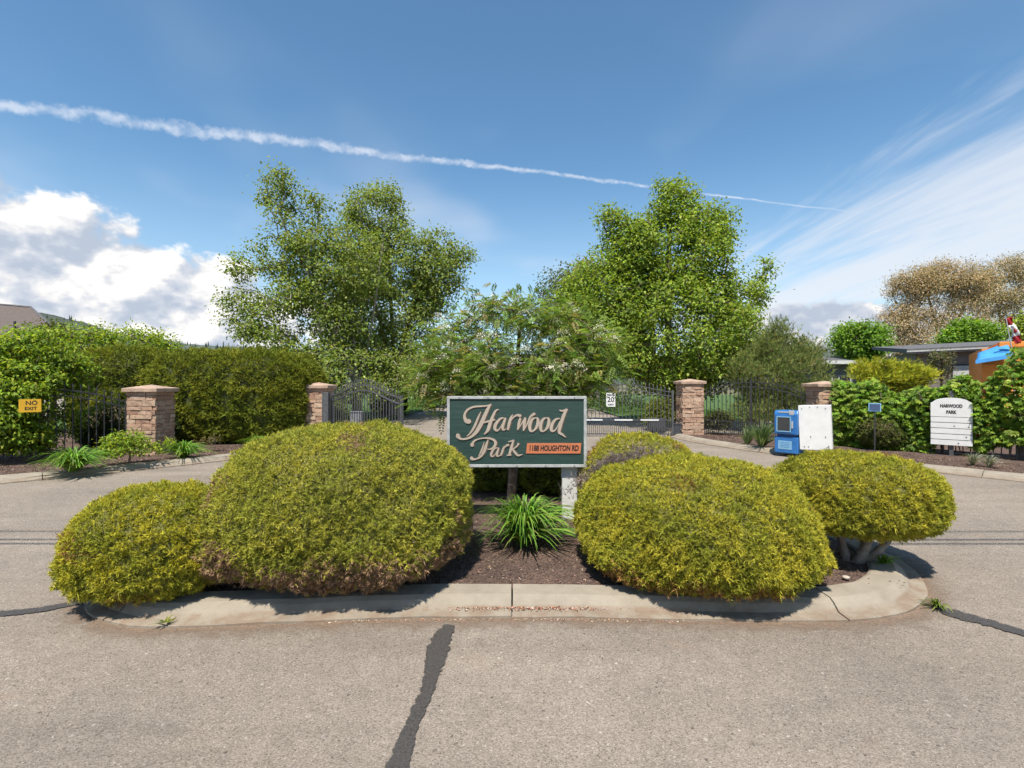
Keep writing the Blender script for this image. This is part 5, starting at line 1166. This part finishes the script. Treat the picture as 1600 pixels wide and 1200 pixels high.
scatter('mulch_chips', 15000, isl_pts, (0.012, 0.035), 0.009, [(0.09, 0.055, 0.042), (0.15, 0.095, 0.07), (0.055, 0.035, 0.03), (0.30, 0.22, 0.17)], 'brown bark chips covering the island bed')
def bedpts(n):
    path = LKs if RNG.uniform() < 0 else None
    out = []
    for K, sg in ((LKs, 1), (RKs, -1)):
        A = np.array([p[:] for p in K]); i = RNG.integers(18, len(A) - 1, n // 2); f = RNG.uniform(0, 1, (n // 2, 1)); q = A[i] * (1 - f) + A[i + 1] * f; t = unit(A[i + 1] - A[i]); q = q + np.stack([-t[:, 1], t[:, 0], 0 * t[:, 0]], 1) * sg * RNG.uniform(0.4, 2.0, (n // 2, 1)); q[:, 2] = 0.08; out.append(q)
    return np.concatenate(out)
scatter('mulch_chips', 9000, bedpts, (0.02, 0.05), 0.018, [(0.09, 0.055, 0.042), (0.15, 0.095, 0.07), (0.055, 0.035, 0.03), (0.26, 0.19, 0.14)], 'brown bark chips in the beds along the side kerbs')
def gut(n):
    x = RNG.normal(0.08, 0.27, n); k = np.interp(x, [p[0] for p in ISL[:5]], [p[1] for p in ISL[:5]])
    return np.stack([x, k + RNG.normal(0.10, 0.016, n), np.full(n, 0.036)], 1)
scatter('fallen_petals', 420, gut, (0.008, 0.020), 0.010, [(0.24, 0.10, 0.06), (0.32, 0.16, 0.10), (0.55, 0.42, 0.34)], 'reddish dry petals gathered in the gutter of the island kerb')
def gut2(n):
    x = RNG.uniform(-1.3, 1.2, n); k = np.interp(x, [p[0] for p in ISL[:5]], [p[1] for p in ISL[:5]])
    return np.stack([x, k - np.abs(RNG.normal(0, 0.02, n)), np.full(n, 0.006)], 1)
scatter('dry_litter', 380, gut2, (0.006, 0.018), 0.008, [(0.24, 0.13, 0.08), (0.32, 0.2, 0.13), (0.5, 0.4, 0.32)], 'thin line of dry brown litter where the kerb meets the asphalt')
# grass on the lawn strips
def lawnpts(n):
    x = np.concatenate([RNG.uniform(-9.5, -5.6, n // 2), RNG.uniform(5.6, 12, n // 2)]); y = np.concatenate([RNG.uniform(17.8, 46, n // 2), RNG.uniform(23.5, 40, n // 2)]); return np.stack([x, y, np.full(len(x), 0.06)], 1)
P_ = lawnpts(16000); V, F, C = blades(P_, np.array([0, 0, 1.0]) + rand_dirs(len(P_)) * 0.5, RNG.uniform(0.05, 0.10, len(P_)), 0.02, var_tint(len(P_), [(0.07, 0.14, 0.02), (0.10, 0.18, 0.03)], 0.2))
tag(fast_mesh('grass', V, F, M['blade'], None, C), 'mown green grass beyond the gates', None, None, 'stuff')
